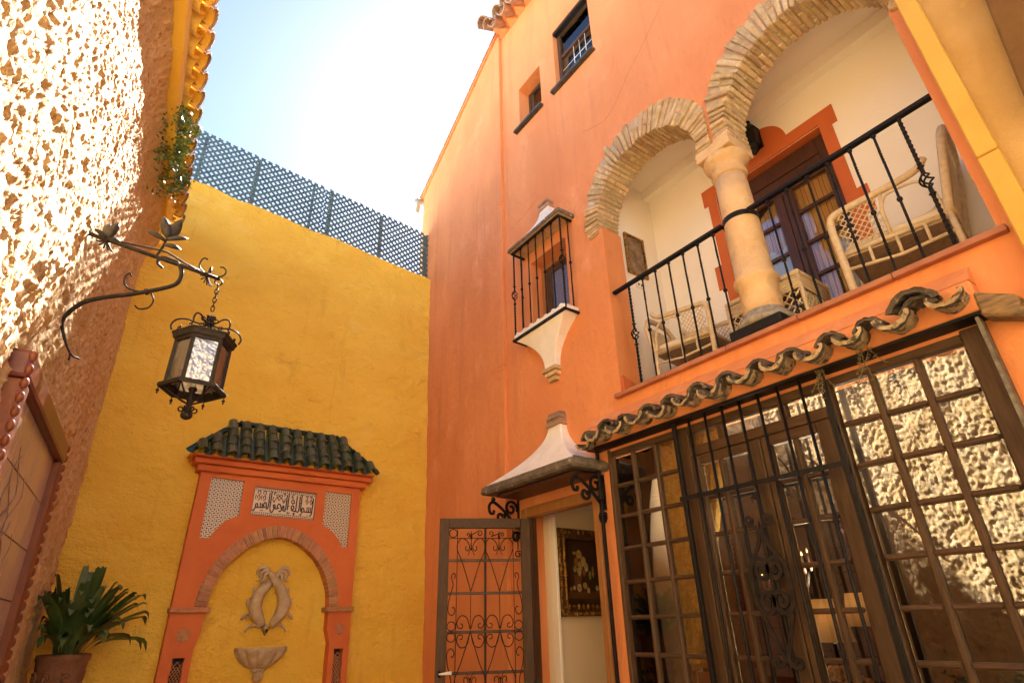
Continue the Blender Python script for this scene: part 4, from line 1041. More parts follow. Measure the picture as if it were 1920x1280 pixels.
M['wicker'] = mat('cream_wicker', (0.70, 0.58, 0.38), 0.7, (0.58, 0.45, 0.27), 30, bump=((150, 0.002),))
M['wicker_shaded'] = mat('shaded_wicker_weave', (0.46, 0.36, 0.24), 0.8, (0.34, 0.26, 0.17), 40, bump=((120, 0.003),))  # darker copy of the cream wicker, shade put into its colour
M['cushion'] = mat('cream_cushion', (0.72, 0.62, 0.44), 0.85, bump=((60, 0.002),))
def lattice(mb, quad, nu, nv, r=0.004, bow=0.0):
    """diamond weave over a four-cornered patch a,b (bottom) c,d (top)"""
    a, b, c, d = [Vector(q) for q in quad]
    def P(u, v): return (a * (1 - u) + b * u) * (1 - v) + (d * (1 - u) + c * u) * v
    for s in (1, -1):
        for k in range(-nv, nu + 1):
            pts = []
            for i in range(9):
                v = i / 8; u = (k + s * v * nv + (0 if s > 0 else nv)) / nu
                if -0.001 <= u <= 1.001: pts.append(P(u, v))
            if len(pts) > 1: mb.tube(pts, r, 4)
def wicker_chair(name, label, loc, rz, s=1.0, bh=0.98):
    t = thing(name, label, 'chair', loc, 'wicker furniture on the balcony'); t.rotation_euler = (0, 0, rz); t.scale = (s, s, s)
    def add(nm, mb, m, fix=True):
        o = bpy.data.objects.new(nm, mb.mesh(nm, m, fix=fix)); COL.objects.link(o); o.parent = t
        return o
    W2, D2 = 0.27, 0.30
    for x, y, lean in ((D2, W2, 0), (D2, -W2, 0), (-D2 + 0.02, W2, -0.08), (-D2 + 0.02, -W2, -0.08)):
        mb = MB(); mb.tube([(x + lean, y, 0), (x, y, 0.20), (x, y, 0.44)], 0.018, 8); add('leg', mb, M['wicker'])
    for y in (W2, -W2):
        mb = MB(); mb.tube(smooth_path([(D2, y, 0.0), (D2 + 0.01, y, 0.45), (D2 + 0.01, y, 0.66), (D2 - 0.02, y, 0.715), (D2 - 0.09, y, 0.73), (0.0, y * 1.02, 0.745), (-D2 + 0.10, y * 1.02, 0.775), (-D2 + 0.03, y, 0.84)], 5), 0.024, 8)
        add('arm', mb, M['wicker'])
        mb = MB(); lattice(mb, [(D2 - 0.02, y, 0.42), (0.02, y, 0.42), (0.02, y, 0.73), (D2 - 0.02, y, 0.70)], 6, 6, 0.0045); add('arm_lattice', mb, M['wicker'])
        mb = MB(); mb.tube([(0.02, y, 0.42), (0.02, y, 0.60), (0.0, y, 0.73)], 0.012, 6); mb.tube(smooth_path([(0.02, y, 0.62), (-0.02, y, 0.70), (-0.10, y, 0.715), (-0.2, y, 0.70), (-0.25, y, 0.6), (-0.26, y, 0.42)], 4), 0.010, 6)
        add('arm_strut', mb, M['wicker'])
        mb = MB(); mb.tube([(D2, y, 0.30), (0, y, 0.27), (-D2, y, 0.30)], 0.012, 6)
        for x in (0.15, 0.0, -0.15): mb.tube([(x, y, 0.28), (x, y, 0.41)], 0.010, 6)
        add('stretcher', mb, M['wicker'])
    mb = MB(); mb.tube([(D2, -W2, 0.415), (D2, W2, 0.415), (-D2, W2, 0.415), (-D2, -W2, 0.415)], 0.018, 8, closed=True); add('seat_frame', mb, M['wicker'])
    mb = MB(); mb.box((-D2 + .01, -W2 + .01, 0.385), (D2 - .01, W2 - .01, 0.41)); add('seat', mb, M['wicker_shaded'])
    mb = MB(); mb.box((-D2 + .03, -W2 + .03, 0.43), (D2 - .03, W2 - .03, 0.50)); o = bpy.data.objects.new('cushion', mb.mesh('cushion', M['cushion'], 0.03, 3)); COL.objects.link(o); o.parent = t
    B = lambda y, z: (-D2 + 0.02 - (z - 0.42) * 0.22, y, z)
    arch_ = [B(-W2, 0.42), B(-W2 * 1.05, 0.70), B(-W2 * 1.0, bh - 0.16), B(-W2 * 0.66, bh - 0.03), B(0, bh), B(W2 * 0.66, bh - 0.03), B(W2 * 1.0, bh - 0.16), B(W2 * 1.05, 0.70), B(W2, 0.42)]
    mb = MB(); mb.tube(smooth_path(arch_, 6), 0.026, 8); add('back_frame', mb, M['wicker'])
    mb = MB(); inner = [(v[0] + 0.005, v[1] * 0.86, 0.42 + (v[2] - 0.42) * 0.90) for v in [tuple(p) for p in smooth_path(arch_, 6)]]
    ring = [list(p) for p in zip(smooth_path(arch_, 6), inner)]
    vs = [q for pr in ring for q in pr]; mb.add(vs, [(2 * i, 2 * i + 2, 2 * i + 3, 2 * i + 1) for i in range(len(ring) - 1)]); add('back_band', mb, M['wicker_shaded'], False)
    mb = MB(); lattice(mb, [B(-W2 * 0.9, 0.5), B(W2 * 0.9, 0.5), B(W2 * 0.85, bh - 0.12), B(-W2 * 0.85, bh - 0.12)], 9, 8, 0.0045); add('back_lattice', mb, M['wicker'])
    return t
wicker_chair('wicker_armchair', 'high-backed white wicker armchair at the right end of the balcony', (3.74, 0.92, 3.13), rad(100), 0.98, 1.08)
wicker_chair('wicker_armchair', 'low white wicker armchair at the left end of the balcony under the picture', (3.70, 2.52, 3.13), rad(-82), 0.86, 0.86)
st = thing('wicker_table', 'white wicker box table standing behind the balcony column', 'table', (3.68, 1.75, 3.13), 'wicker furniture on the balcony')
mb = MB(); mb.box((3.47, 1.47, 3.60), (3.90, 2.06, 3.635)); mb.build('top', M['wicker'], st, 0.01)
mb = MB()
for z in (3.50, 3.52, 3.54, 3.56, 3.58):
    mb.tube([(3.48, 1.48, z), (3.89, 1.48, z), (3.89, 2.05, z), (3.48, 2.05, z)], 0.011, 6, closed=True)
mb.build('woven_band', M['wicker'], st)
mb = MB()
for q in ([(3.48, 1.49, 3.17), (3.48, 2.04, 3.17), (3.48, 2.04, 3.49), (3.48, 1.49, 3.49)], [(3.48, 1.49, 3.17), (3.88, 1.49, 3.17), (3.88, 1.49, 3.49), (3.48, 1.49, 3.49)], [(3.48, 2.04, 3.17), (3.88, 2.04, 3.17), (3.88, 2.04, 3.49), (3.48, 2.04, 3.49)]): lattice(mb, q, 9, 5, 0.006)
mb.build('side_lattice', M['wicker'], st)
mb = MB()
for z in (3.15, 3.17): mb.tube([(3.48, 1.48, z), (3.89, 1.48, z), (3.89, 2.05, z), (3.48, 2.05, z)], 0.012, 6, closed=True)
mb.build('foot_band', M['wicker'], st)
for x, y in ((3.485, 1.485), (3.485, 2.045), (3.885, 1.485), (3.885, 2.045)): MB().tube([(x, y, 3.13), (x, y, 3.6)], 0.014, 7).build('leg', M['wicker'], st)

# ================================================================== roof of the orange house
rf = link('roof', None, house)
MB().prism([(3.0, -2.5, 9.52), (3.2, -2.5, 9.52), (8, -2.5, 12.0), (8, -2.5, 12.1), (2.97, -2.5, 9.60)], (0, 7.05, 0)).build('roof_deck', M['roof_clay'], rf)
mb = MB(); mb.prism([(3.17, 6.96, 8.03), (3.17, 4.60, 9.60), (3.17, 4.60, 9.63), (3.17, 6.98, 8.06)], (4.0, 0, 0)); mb.build('verge_slab', M['orange'], rf)
for i in range(12):
    y0 = 4.62 + i * 0.197; z0 = 9.63 - i * 0.197 * 0.665; y1 = y0 + 0.19; z1 = z0 - 0.19 * 0.665
    MB().hexa([(3.155, y0, z0), (3.35, y0, z0), (3.35, y1, z1 - .004), (3.155, y1, z1 - .004), (3.155, y0, z0 + .018), (3.35, y0, z0 + .018), (3.35, y1, z1 + .03), (3.155, y1, z1 + .03)]).build('verge_tile', M['clay_tile'], rf, 0.004)
for i in range(7):
    y = 4.40 - i * 0.20
    MB().prism([(3.199, y - 0.085, 9.36), (3.06, y - 0.0, 9.36), (3.199, y + 0.085, 9.36)], (0, 0, 0.055)).build('dentil_brick', M['orange'], rf, 0.003)
MB().box((3.04, -2.5, 9.417), (3.199, 4.5, 9.455)).build('cornice_course', M['orange'], rf, 0.004)
MB().box((3.06, -2.5, 9.30), (3.199, 2.98, 9.357)).build('cornice_course', M['orange'], rf, 0.004)
def clay(r0, r1, L, th, m, n=8, name='roof_tile'):
    mb = MB(); rows_ = []
    for x, r in ((0, r0), (-L, r1)):
        o_ = [(x, r * math.cos(PI * k / n), r * math.sin(PI * k / n)) for k in range(n + 1)]
        i_ = [(x, (r - th) * math.cos(PI * k / n), (r - th) * math.sin(PI * k / n)) for k in range(n + 1)]
        rows_.append(o_ + i_[::-1])
    mb.loft(rows_, smooth=False)
    return mb.mesh(name, m, 0.003)
ct = clay(0.085, 0.10, 0.42, 0.015, M['roof_clay'])
for i in range(12):
    y = 4.46 - i * 0.22
    link('roof_tile', ct, rf, Matrix.Translation((3.28, y, 9.62)) @ Matrix.Rotation(rad(-27), 4, 'Y') @ Matrix.Rotation(rad(rnd.uniform(-3, 3)), 4, 'Z'))
    link('roof_tile', ct, rf, Matrix.Translation((3.27, y - 0.11, 9.57)) @ Matrix.Rotation(rad(-27), 4, 'Y') @ Matrix.Rotation(PI, 4, 'X'))
for i in range(3):
    link('roof_tile', ct, rf, Matrix.Translation((3.22 + i * 0.3, 4.52, 9.66 + i * .15)) @ Matrix.Rotation(rad(-27), 4, 'Y') @ Matrix.Diagonal((1, 1.1, 1.1, 1)))
gut = thing('gutter_bracket', 'small grey gutter end at the low corner of the gabled roof', 'gutter', (3.15, 6.95, 7.95))
MB().tube([(3.10, 6.99, 7.99), (3.45, 6.99, 7.99)], 0.05, 8).build('gutter_pipe', M['grey_stone'], gut); MB().lathe([(0.035, 7.75), (0.035, 7.95), (0.07, 8.0)], (3.14, 6.99, 0), 10).build('hopper', M['grey_stone'], gut)

# ================================================================== yellow neighbour on the right
yh = thing('yellow_house', 'pale yellow house wall at the right edge with a painted downpipe', 'house', (3.2, -0.5, 0))
M['pipe_yellow'] = mat('yellow_pipe_paint', (0.64, 0.40, 0.065), 0.7, (0.58, 0.35, 0.05), 3.0, bump=((20, 0.003),))
M['pale_yellow'] = mat('pale_yellow_render', (0.52, 0.34, 0.12), 0.85, (0.46, 0.28, 0.08), 2.5, bump=((22, 0.008), (90, 0.003)), spots=[((0.62, 0.40, 0.10), 5, 0.58, 0.72)])
mb = MB(); mb.box((3.165, -2.5, 0), (3.1985, 0.29, 9.3)); mb.build('wall', M['pale_yellow'], yh)
for z0, z1 in ((0, 3.50), (3.506, 6.6), (6.606, 9.3)):
    MB().box((3.10, 0.262, z0), (3.1985, 0.350, z1)).build('downpipe', M['pipe_yellow'], yh, 0.006)
M['shaded_ochre'] = mat('shade_dark_ochre', (0.17, 0.085, 0.014), 0.85, (0.13, 0.06, 0.01), 4, bump=((30, 0.006),))  # shade on the overhang painted in as a deeper ochre
mb = MB(); mb.prism([(3.164, 0.10, 3.62), (3.164, 0.02, 4.42), (3.164, -0.10, 5.6), (3.164, -1.2, 5.6), (3.164, -1.2, 3.62)], (-0.10, 0, 0)); mb.build('overhang', M['shaded_ochre'], yh, 0.01, 2)

# ================================================================== lattice fence
M['lattice'] = mat('green_plastic_lattice', (0.06, 0.105, 0.11), 0.6, (0.08, 0.125, 0.13), 6, perobj=0.18)
fence = thing('lattice_fence', 'dark green diamond lattice fence along the top of the yellow wall', 'fence', BW(1.5, 6.4))
def fence_top(x): return 7.40 - 0.0925 * (x + 0.18) + (0.006 * math.sin(x * 40))
def fence_bot(x): return wall_top(0) - 0.098 * x - 0.0 + 0.04
FYD = -0.10
def slat(pts, lay, name='slat'):
    mb = MB(); (x0, z0), (x1, z1) = pts; L = math.hypot(x1 - x0, z1 - z0); ux, uz = (x1 - x0) / L, (z1 - z0) / L; nx, nz = -uz, ux; w = 0.0155
    pr = []
    for k in range(7): a = -PI / 2 + PI * k / 6; pr.append((x1 + (ux * math.cos(a) + nx * math.sin(a)) * w, z1 + (uz * math.cos(a) + nz * math.sin(a)) * w))
    for k in range(7): a = PI / 2 + PI * k / 6; pr.append((x0 + (ux * math.cos(a) + nx * math.sin(a)) * w, z0 + (uz * math.cos(a) + nz * math.sin(a)) * w))
    mb.prism([BW(x, z, FYD + lay) for x, z in pr], BW(0, 0, 0.006) - BW(0, 0, 0))
    return mb.build(name, M['lattice'], fence)
for (px0, px1) in ((-0.62, 1.52), (1.545, 3.19)):
    H = 0.86; step = 0.092
    k = 0; x = px0 - H
    while x < px1:
        for s in (1, -1):
            a, b = (x, x + H) if s > 0 else (x + H, x)
            t0, t1 = 0.0, 1.0
            for side, xv in ((0, px0), (1, px1)):
                t = (xv - a) / (b - a)
                if (b > a) == (side == 0): t0 = max(t0, t)
                else: t1 = min(t1, t)
            if t1 - t0 > 0.06:
                q = []
                for t in (t0, t1):
                    xx = a + (b - a) * t; q.append((xx, fence_bot(xx) + (fence_top(xx) - fence_bot(xx)) * t))
                slat(q, 0.0 if s > 0 else 0.0065)
        x += step
for xv, wv in ((-0.05, 0.022), (0.62, 0.022), (1.375, 0.018), (1.64, 0.022), (2.41, 0.022), (3.16, 0.03)):
    mb = MB(); mb.hexa([BW(xv - wv, fence_bot(xv) - 0.10, FYD - 0.04), BW(xv + wv, fence_bot(xv) - 0.10, FYD - 0.04), BW(xv + wv, fence_bot(xv) - 0.10, FYD - 0.002), BW(xv - wv, fence_bot(xv) - 0.10, FYD - 0.002), BW(xv - wv, fence_top(xv) - 0.02, FYD - 0.04), BW(xv + wv, fence_top(xv) - 0.02, FYD - 0.04), BW(xv + wv, fence_top(xv) - 0.02, FYD - 0.002), BW(xv - wv, fence_top(xv) - 0.02, FYD - 0.002)])
    mb.build('post', M['lattice'], fence, 0.003)

# ================================================================== eave of the left wall
def tipx(y): return -0.255 + (y - 3.35) * 0.056 if y > 3.35 else -0.255 + (y - 3.35) * TA
for a in range(15):
    y0 = -4.0 + a * 0.7; y1 = y0 + 0.7 if a < 14 else 6.3
    mb = MB(); A, B_ = LW(y0, 5.43), LW(y1, 5.43)
    o0 = 0.11 if y0 < 3.4 else 0.11 - (y0 - 3.4) * 0.014; o1 = 0.11 if y1 < 3.4 else 0.11 - (y1 - 3.4) * 0.014
    mb.hexa([A, B_, B_ + Vector((o1 + .085, 0, .01)), A + Vector((o0 + .085, 0, .01)), A + Vector((-.05, 0, .14)), B_ + Vector((-.05, 0, .14)), B_ + Vector((o1 + .095, 0, .14)), A + Vector((o0 + .095, 0, .14))])
    mb.build('cornice_board', M['cornice_yellow'], left_wall, 0.006)
et = clay(0.085, 0.10, 0.40, 0.015, M['cornice_yellow'], 8, 'eave_tile')
et2 = clay(0.088, 0.102, 0.16, 0.016, M['roof_clay'], 8, 'eave_tile_end')
for i in range(46):
    y = 6.30 - i * 0.215; x = tipx(y)
    base = Matrix.Translation((x, y, 5.66)) @ Matrix.Rotation(rad(180 - 4.465), 4, 'Z') @ Matrix.Rotation(rad(-20), 4, 'Y') @ Matrix.Rotation(rad(rnd.uniform(-3, 3)), 4, 'Z') @ Matrix.Translation((0.40, 0, 0))
    link('eave_tile', et, left_wall, base)
    link('cover_tile', et2, left_wall, base @ Matrix.Translation((-0.26, 0, 0.012)))
    base2 = Matrix.Translation((x - 0.03, y - 0.107, 5.69)) @ Matrix.Rotation(rad(180 - 4.465), 4, 'Z') @ Matrix.Rotation(rad(-20), 4, 'Y') @ Matrix.Translation((0.40, 0, 0)) @ Matrix.Rotation(PI, 4, 'X')
    link('eave_tile', et, left_wall, base2)
mb = MB(); A, B_ = LW(-4, 5.80), LW(6.3, 5.80)
mb.hexa([A + Vector((-.8, 0, 0)), B_ + Vector((-.8, 0, 0)), B_ + Vector((0.05, 0, -.02)), A + Vector((0.05, 0, -.02)), A + Vector((-.8, 0, .3)), B_ + Vector((-.8, 0, .3)), B_ + Vector((0.06, 0, .02)), A + Vector((0.06, 0, .02))])
mb.build('roof_slab', M['roof_clay'], left_wall)
A, B_ = LW(-5, 0, -0.05), LW(6.1, 0, -0.05); A2, B2 = LW(-5, 5.6, -0.05), LW(6.1, 5.6, -0.05)
mb = MB(); off = Vector((-0.35, 0, 0)); mb.hexa([A + off, B_ + off, B_, A, A2 + off, B2 + off, B2, A2]); mb.build('wall_core', M['ochre'], left_wall)

# plant growing out of the eave
ep = thing('eave_plant', 'small leafed weed hanging from the tiled eave on the left', 'plant', (-0.3, 5.0, 5.5))
M['leaf_small'] = mat('small_green_leaves', (0.07, 0.12, 0.025), 0.45, (0.15, 0.20, 0.05), 20, spots=[((0.32, 0.34, 0.14), 25, 0.62, 0.72)])
r4 = random.Random(21); mb = MB(); stems = MB()
for s in range(44):
    y = r4.uniform(4.45, 5.45); x0 = LW(y, 5.4).x + r4.uniform(0.04, 0.27)
    p = Vector((x0, y, 5.58 + r4.uniform(-.06, .06))); v = Vector((r4.uniform(-.2, .5), r4.uniform(-.6, .3), r4.uniform(-.7, .1))) * 0.035; pts = [p.copy()]
    for k in range(r4.randint(3, 8)):
        v += Vector((r4.uniform(-.012, .008), r4.uniform(-.012, .01), -0.006)); p = p + v
        p.x = max(p.x, LW(p.y, p.z).x + 0.05); pts.append(p.copy())
        for q in range(9):
            d = Vector((r4.gauss(0, 1), r4.gauss(0, 1), r4.gauss(0, 0.7))).normalized(); w = d.cross(Vector((r4.gauss(0, 1), r4.gauss(0, 1), r4.gauss(0, 1)))).normalized()
            L = r4.uniform(0.025, 0.05); b = p + Vector((r4.gauss(0, .03), r4.gauss(0, .03), r4.gauss(0, .03)))
            mb.add([b, b + d * L * 0.5 + w * L * 0.36, b + d * L, b + d * L * 0.5 - w * L * 0.36], [(0, 1, 2, 3)])
    stems.tube(pts, 0.0022, 4)
tag(mb.build('leaves', M['leaf_small'], ep, fix=False), kind='stuff'); tag(stems.build('stems', M['wood_dark'], ep), kind='stuff')

# ================================================================== framed tile panel on the left wall
M['frame_clay'] = mat('terracotta_moulding', (0.24, 0.066, 0.018), 0.5, (0.19, 0.05, 0.016), 8, bump=((40, 0.002),))
M['frame_glaze'] = mat('plum_glazed_moulding', (0.17, 0.035, 0.03), 0.3, (0.12, 0.03, 0.03), 8)
M['glazed_tile'] = mat('worn_cream_glazed_tile', (0.55, 0.40, 0.30), 0.22, (0.46, 0.33, 0.25), 5, bump=((12, 0.002),))
_m = M['glazed_tile']; 
M['grout'] = mat('brown_grout', (0.10, 0.06, 0.045), 0.9)
sg = thing('tile_panel', 'ceramic tile picture in a terracotta frame on the left stucco wall', 'tile panel', LW(3.8, 1.1))
Y0, Y1, ZB, ZT = 2.95, 4.55, 0.75, 2.60
def SB(name, y0, y1, z0, z1, o0, o1, m, bev=0.006):
    mb = MB(); mb.hexa([LW(y0, z0, o0), LW(y1, z0, o0), LW(y1, z0, o1), LW(y0, z0, o1), LW(y0, z1, o0), LW(y1, z1, o0), LW(y1, z1, o1), LW(y0, z1, o1)])
    return mb.build(name, m, sg, bev, 2)
fw = 0.13
SB('frame_top', Y0, Y1, ZT - fw, ZT, -0.03, 0.075, M['frame_glaze'], 0.02); SB('frame_bottom', Y0, Y1, ZB, ZB + fw, -0.03, 0.075, M['frame_clay'], 0.02)
SB('frame_side', Y1 - fw, Y1, ZB + fw + .001, ZT - fw - .001, -0.03, 0.072, M['frame_clay'], 0.02); SB('frame_side', Y0, Y0 + fw, ZB + fw + .001, ZT - fw - .001, -0.03, 0.072, M['frame_clay'], 0.02)
bead = MB(); bead.ball((0, 0, 0), (0.016, 0.016, 0.026), 8, 6); bme2 = bead.mesh('bead', M['frame_clay'])
for i in range(30):
    for yy in (Y0 + 0.006, Y1 - 0.006): link('bead', bme2, sg, Matrix.Translation(LW(yy, ZB + 0.05 + i * 0.061, 0.07)))
SB('backing', Y0 + fw, Y1 - fw, ZB + fw, ZT - fw, -0.03, 0.020, M['grout'], 0)
nc, nr = 5, 6
for i in range(nc):
    for j in range(nr):
        a = Y0 + fw + (Y1 - Y0 - 2 * fw) * i / nc; b = Y0 + fw + (Y1 - Y0 - 2 * fw) * (i + 1) / nc
        c = ZB + fw + (ZT - ZB - 2 * fw) * j / nr; d = ZB + fw + (ZT - ZB - 2 * fw) * (j + 1) / nr
        SB('tile', a + .003, b - .003, c + .003, d - .003, 0.021, 0.032 + rnd.uniform(0, .002), M['glazed_tile'], 0.003)
M['blue_line'] = mat('faded_brown_glaze_drawing', (0.25, 0.16, 0.14), 0.3)
mb = MB(); r5 = random.Random(8)
for i in range(16):
    y = r5.uniform(3.3, 4.3); z = r5.uniform(1.1, 2.1); pts = []
    for k in range(9):
        pts.append(LW(y + 0.10 * math.sin(k * 0.8 + i), z + 0.045 * k - 0.15, 0.0345)); 
    mb.tube(pts, 1, flat=(0.004, 0.001), up=(1, 0, 0))
tag(mb.build('drawing', M['blue_line'], sg), kind='stuff')

# ================================================================== plant pot in the corner
M['pot_clay'] = mat('carved_terracotta_pot', (0.26, 0.115, 0.05), 0.85, (0.17, 0.075, 0.035), 10, bump=((35, 0.006),))
pot = thing('plant_pot', 'carved terracotta pot on a stand in the far left corner', 'pot', (0.03, 5.75, 0.0))
pc = (0.035, 5.76, 0)
MB().lathe([(0.10, 0.98), (0.125, 1.02), (0.145, 1.12), (0.150, 1.24), (0.158, 1.33), (0.168, 1.345), (0.168, 1.375), (0.155, 1.38), (0.14, 1.36), (0.13, 1.30), (0.02, 1.30)], pc, 26).build('vessel', M['pot_clay'], pot)
for k in range(8):
    a = k * PI / 4 + 0.3; c = Vector(pc) + Vector((0.148 * math.cos(a), 0.148 * math.sin(a), 1.23))
    mb = MB(); mb.tube([c + Vector((-math.sin(a) * x, math.cos(a) * x, z)) for x, z in spiral(0.008, 0.04, 0, 500, 22)], 0.012, 6); mb.ball(c + Vector((0, 0, -0.06)), 0.025, 8, 6)
    mb.build('relief', M['pot_clay'], pot)
MB().lathe([(0.17, 0.0), (0.17, 0.05), (0.12, 0.10), (0.11, 0.88), (0.16, 0.94), (0.16, 0.975)], pc, 20).build('stand', M['pot_clay'], pot)
pl = thing('aspidistra', 'bushy plant with long dark green leaves in the terracotta pot', 'plant', (0.035, 5.76, 1.3))
M['leaf_big'] = mat('dark_glossy_leaf', (0.038, 0.082, 0.017), 0.38, (0.075, 0.125, 0.028), 8, spots=[((0.14, 0.15, 0.05), 7, 0.66, 0.8)])
M['leaf_pale'] = mat('light_green_leaf', (0.085, 0.13, 0.03), 0.38, (0.12, 0.16, 0.05), 9)
r6 = random.Random(4)
for i in range(100):
    az = r6.uniform(0, 2 * PI); out = r6.uniform(0.12, 0.50) * (0.6 + 0.4 * abs(math.cos(az))); hgt = r6.uniform(0.20, 0.64) * (1.15 - out * 1.0)
    b = Vector((pc[0] + 0.06 * math.cos(az), pc[1] + 0.06 * math.sin(az), 1.31))
    e = Vector((pc[0] + out * math.cos(az), min(pc[1] + out * math.sin(az), 6.12), 1.31 + hgt))
    lim = LW(e.y, e.z).x + 0.05
    if e.x < lim: e.x = lim + r6.uniform(0, .05)
    midp = (b + e) / 2 + Vector((0, 0, 0.08)); tipd = (e - midp) * 0.22 + Vector((0, 0, -0.03 - 0.09 * out))
    path = smooth_path([b, b + (midp - b) * 0.5 + Vector((0, 0, .03)), midp, e, e + tipd], 3)
    side = Vector((-math.sin(az + r6.uniform(-.5, .5)), math.cos(az), r6.uniform(-.3, .3))).normalized(); w0 = r6.uniform(0.028, 0.048); vs = []; fs = []; n = len(path)
    for k, p in enumerate(path):
        t = k / (n - 1); w = w0 * (0.10 if t < 0.28 else max(0.02, math.sin(PI * ((t - 0.22) / 0.78) ** 0.85)))
        up = Vector((0, 0, 1)) * w * 0.35
        vs += [p - side * w + up, p, p + side * w + up]
    for k in range(n - 1):
        for q in (0, 1): a = k * 3 + q; fs.append((a, a + 1, a + 4, a + 3))
    mb = MB(); mb.add(vs, fs, True); mb.build('leaf', M['leaf_pale'] if r6.random() < 0.28 else M['leaf_big'], pl, fix=False)
# bush reflected in the glazed doors, standing by the left wall behind the picture's left edge
bush = thing('potted_bush', 'potted bush by the left wall, seen mirrored in the glazed doors', 'bush', (-0.25, 2.05, 0))
MB().lathe([(0.14, 0.0), (0.19, 0.42), (0.21, 0.43), (0.21, 0.48), (0.17, 0.46)], (-0.22, 2.05, 0), 20).build('pot', M['pot_clay'], bush)
mb = MB(); stems = MB()
for s in range(60):
    p = Vector((-0.22, 2.05, 0.45)); v = Vector((r6.gauss(0, .035), r6.gauss(0, .06), r6.uniform(.05, .09))); pts = [p.copy()]
    for k in range(9):
        v += Vector((r6.gauss(0, .012), r6.gauss(0, .014), -0.004)); p = p + v
        p.x = max(p.x, LW(p.y, p.z).x + 0.04); pts.append(p.copy())
        if k > 2:
            for q in range(4):
                d = Vector((r6.gauss(0, 1), r6.gauss(0, 1), r6.gauss(0, .6))).normalized(); w = d.cross(Vector((r6.gauss(0, 1), r6.gauss(0, 1), r6.gauss(0, 1)))).normalized(); L = r6.uniform(.03, .055)
                mb.add([p, p + d * L * .5 + w * L * .22, p + d * L, p + d * L * .5 - w * L * .22], [(0, 1, 2, 3)])
    stems.tube(pts, 0.003, 4)
tag(mb.build('leaves', M['leaf_big'], bush, fix=False), kind='stuff'); tag(stems.build('stems', M['wood_dark'], bush), kind='stuff')
# ================================================================== wall fountain
fo = thing('wall_fountain', 'orange Moorish arched wall fountain under a green tiled hood', 'fountain', BW(1.52, 0, 0.12))
M['f_orange'] = mat('terracotta_red_plaster', (0.66, 0.17, 0.04), 0.75, (0.58, 0.135, 0.03), 3, bump=((10, 0.004), (60, 0.002)))
M['thin_brick'] = mat('thin_fired_brick', (0.50, 0.235, 0.10), 0.85, (0.40, 0.17, 0.07), 20, bump=((50, 0.005),), perobj=0.22)
M['stone_carved'] = mat('ochre_carved_stone', (0.60, 0.47, 0.28), 0.8, (0.44, 0.32, 0.17), 12, bump=((30, 0.004), (90, 0.002)), spots=[((0.15, 0.09, 0.035), 9, 0.62, 0.78)])
M['green_tile'] = mat('mottled_green_glazed_tile', (0.040, 0.078, 0.026), 0.35, (0.08, 0.062, 0.028), 22, bump=((40, 0.003),), perobj=0.3)
M['blue_tile'] = mat('blue_green_glazed_ridge', (0.012, 0.045, 0.055), 0.2, (0.02, 0.05, 0.03), 10, perobj=0.3)
d0 = 0.12
def AX(t, cx_, rx, rz, z0, e=0.58):
    """pointed horseshoe: t from 0 (left foot) to 1 (right foot)"""
    s = 2 * t - 1; h = math.cos(s * PI / 2) ** 1.0; hh = h
    x = rx * (1 - hh * hh) ** e * (1 if s > 0 else -1)
    return (cx_ + x, z0 + rz * hh)
inner = [AX(i / 40, 1.53, 0.553, 0.632, 1.70) for i in range(41)]
outer = [AX(i / 40, 1.525, 0.648, 0.742, 1.70, 0.55) for i in range(41)]
hole = [(0.94, 0.0 + 0.05), (0.938, 1.38), (0.95, 1.43), (0.972, 1.50), (0.974, 1.70)] + inner + [(2.086, 1.70), (2.088, 1.50), (2.11, 1.43), (2.125, 1.38), (2.128, 0.05)]
PLt = [(0.802, 2.858), (1.106, 2.852), (1.110, 2.505), (1.06, 2.492), (0.995, 2.452), (0.93, 2.37), (0.884, 2.288), (0.806, 2.285)]
PRt = [(1.934, 2.835), (2.226, 2.83), (2.226, 2.268), (2.168, 2.27), (2.13, 2.33), (2.07, 2.40), (2.0, 2.45), (1.936, 2.482)]
PCt = [(1.212, 2.812), (1.836, 2.803), (1.838, 2.520), (1.215, 2.528)]
def GR(cx_, zt, w): 
    zb = zt - 0.42; n = 6; out = []
    for i in range(n + 1): out.append((cx_ - w + 0.006 * (i % 2), zt - (zt - zb) * i / n))
    for i in range(n, -1, -1): out.append((cx_ + w - 0.006 * (i % 2), zt - (zt - zb) * i / n))
    return out
GL, GRr = GR(0.838, 1.31, 0.047), GR(2.222, 1.33, 0.047)
panel('surround', [[(0.70, 0.0), (0.70, 2.90), (2.32, 2.90), (2.325, 0.0)], hole, PLt, PRt, PCt, GL, GRr], 0.13, lambda a, b, c: BW(a, b, d0 - c), M['f_orange'], fo)
def FB(name, x0, x1, z0, z1, da, db, m, bev=0.006, bs=1):
    mb = MB(); mb.hexa([BW(x0, z0, da), BW(x1, z0, da), BW(x1, z0, db), BW(x0, z0, db), BW(x0, z1, da), BW(x1, z1, da), BW(x1, z1, db), BW(x0, z1, db)])
    return mb.build(name, m, fo, bev, bs)
FB('cornice', 0.655, 2.372, 2.902, 2.965, -0.01, 0.17, M['f_orange'], 0.012, 2)
FB('cornice', 0.612, 2.42, 2.966, 3.02, -0.01, 0.215, M['f_orange'], 0.008)
for x0, x1 in ((0.686, 1.006), (2.05, 2.338)):
    FB('ledge_brick', x0, x1, 1.655, 1.70, -0.02, 0.155, M['thin_brick'], 0.008)
nb = 46
def on_arch(t): 
    a = AX(t, 1.53, 0.553, 0.632, 1.70); b = AX(t, 1.525, 0.648, 0.742, 1.70, 0.55); return a, b
mb = MB(); rings = []
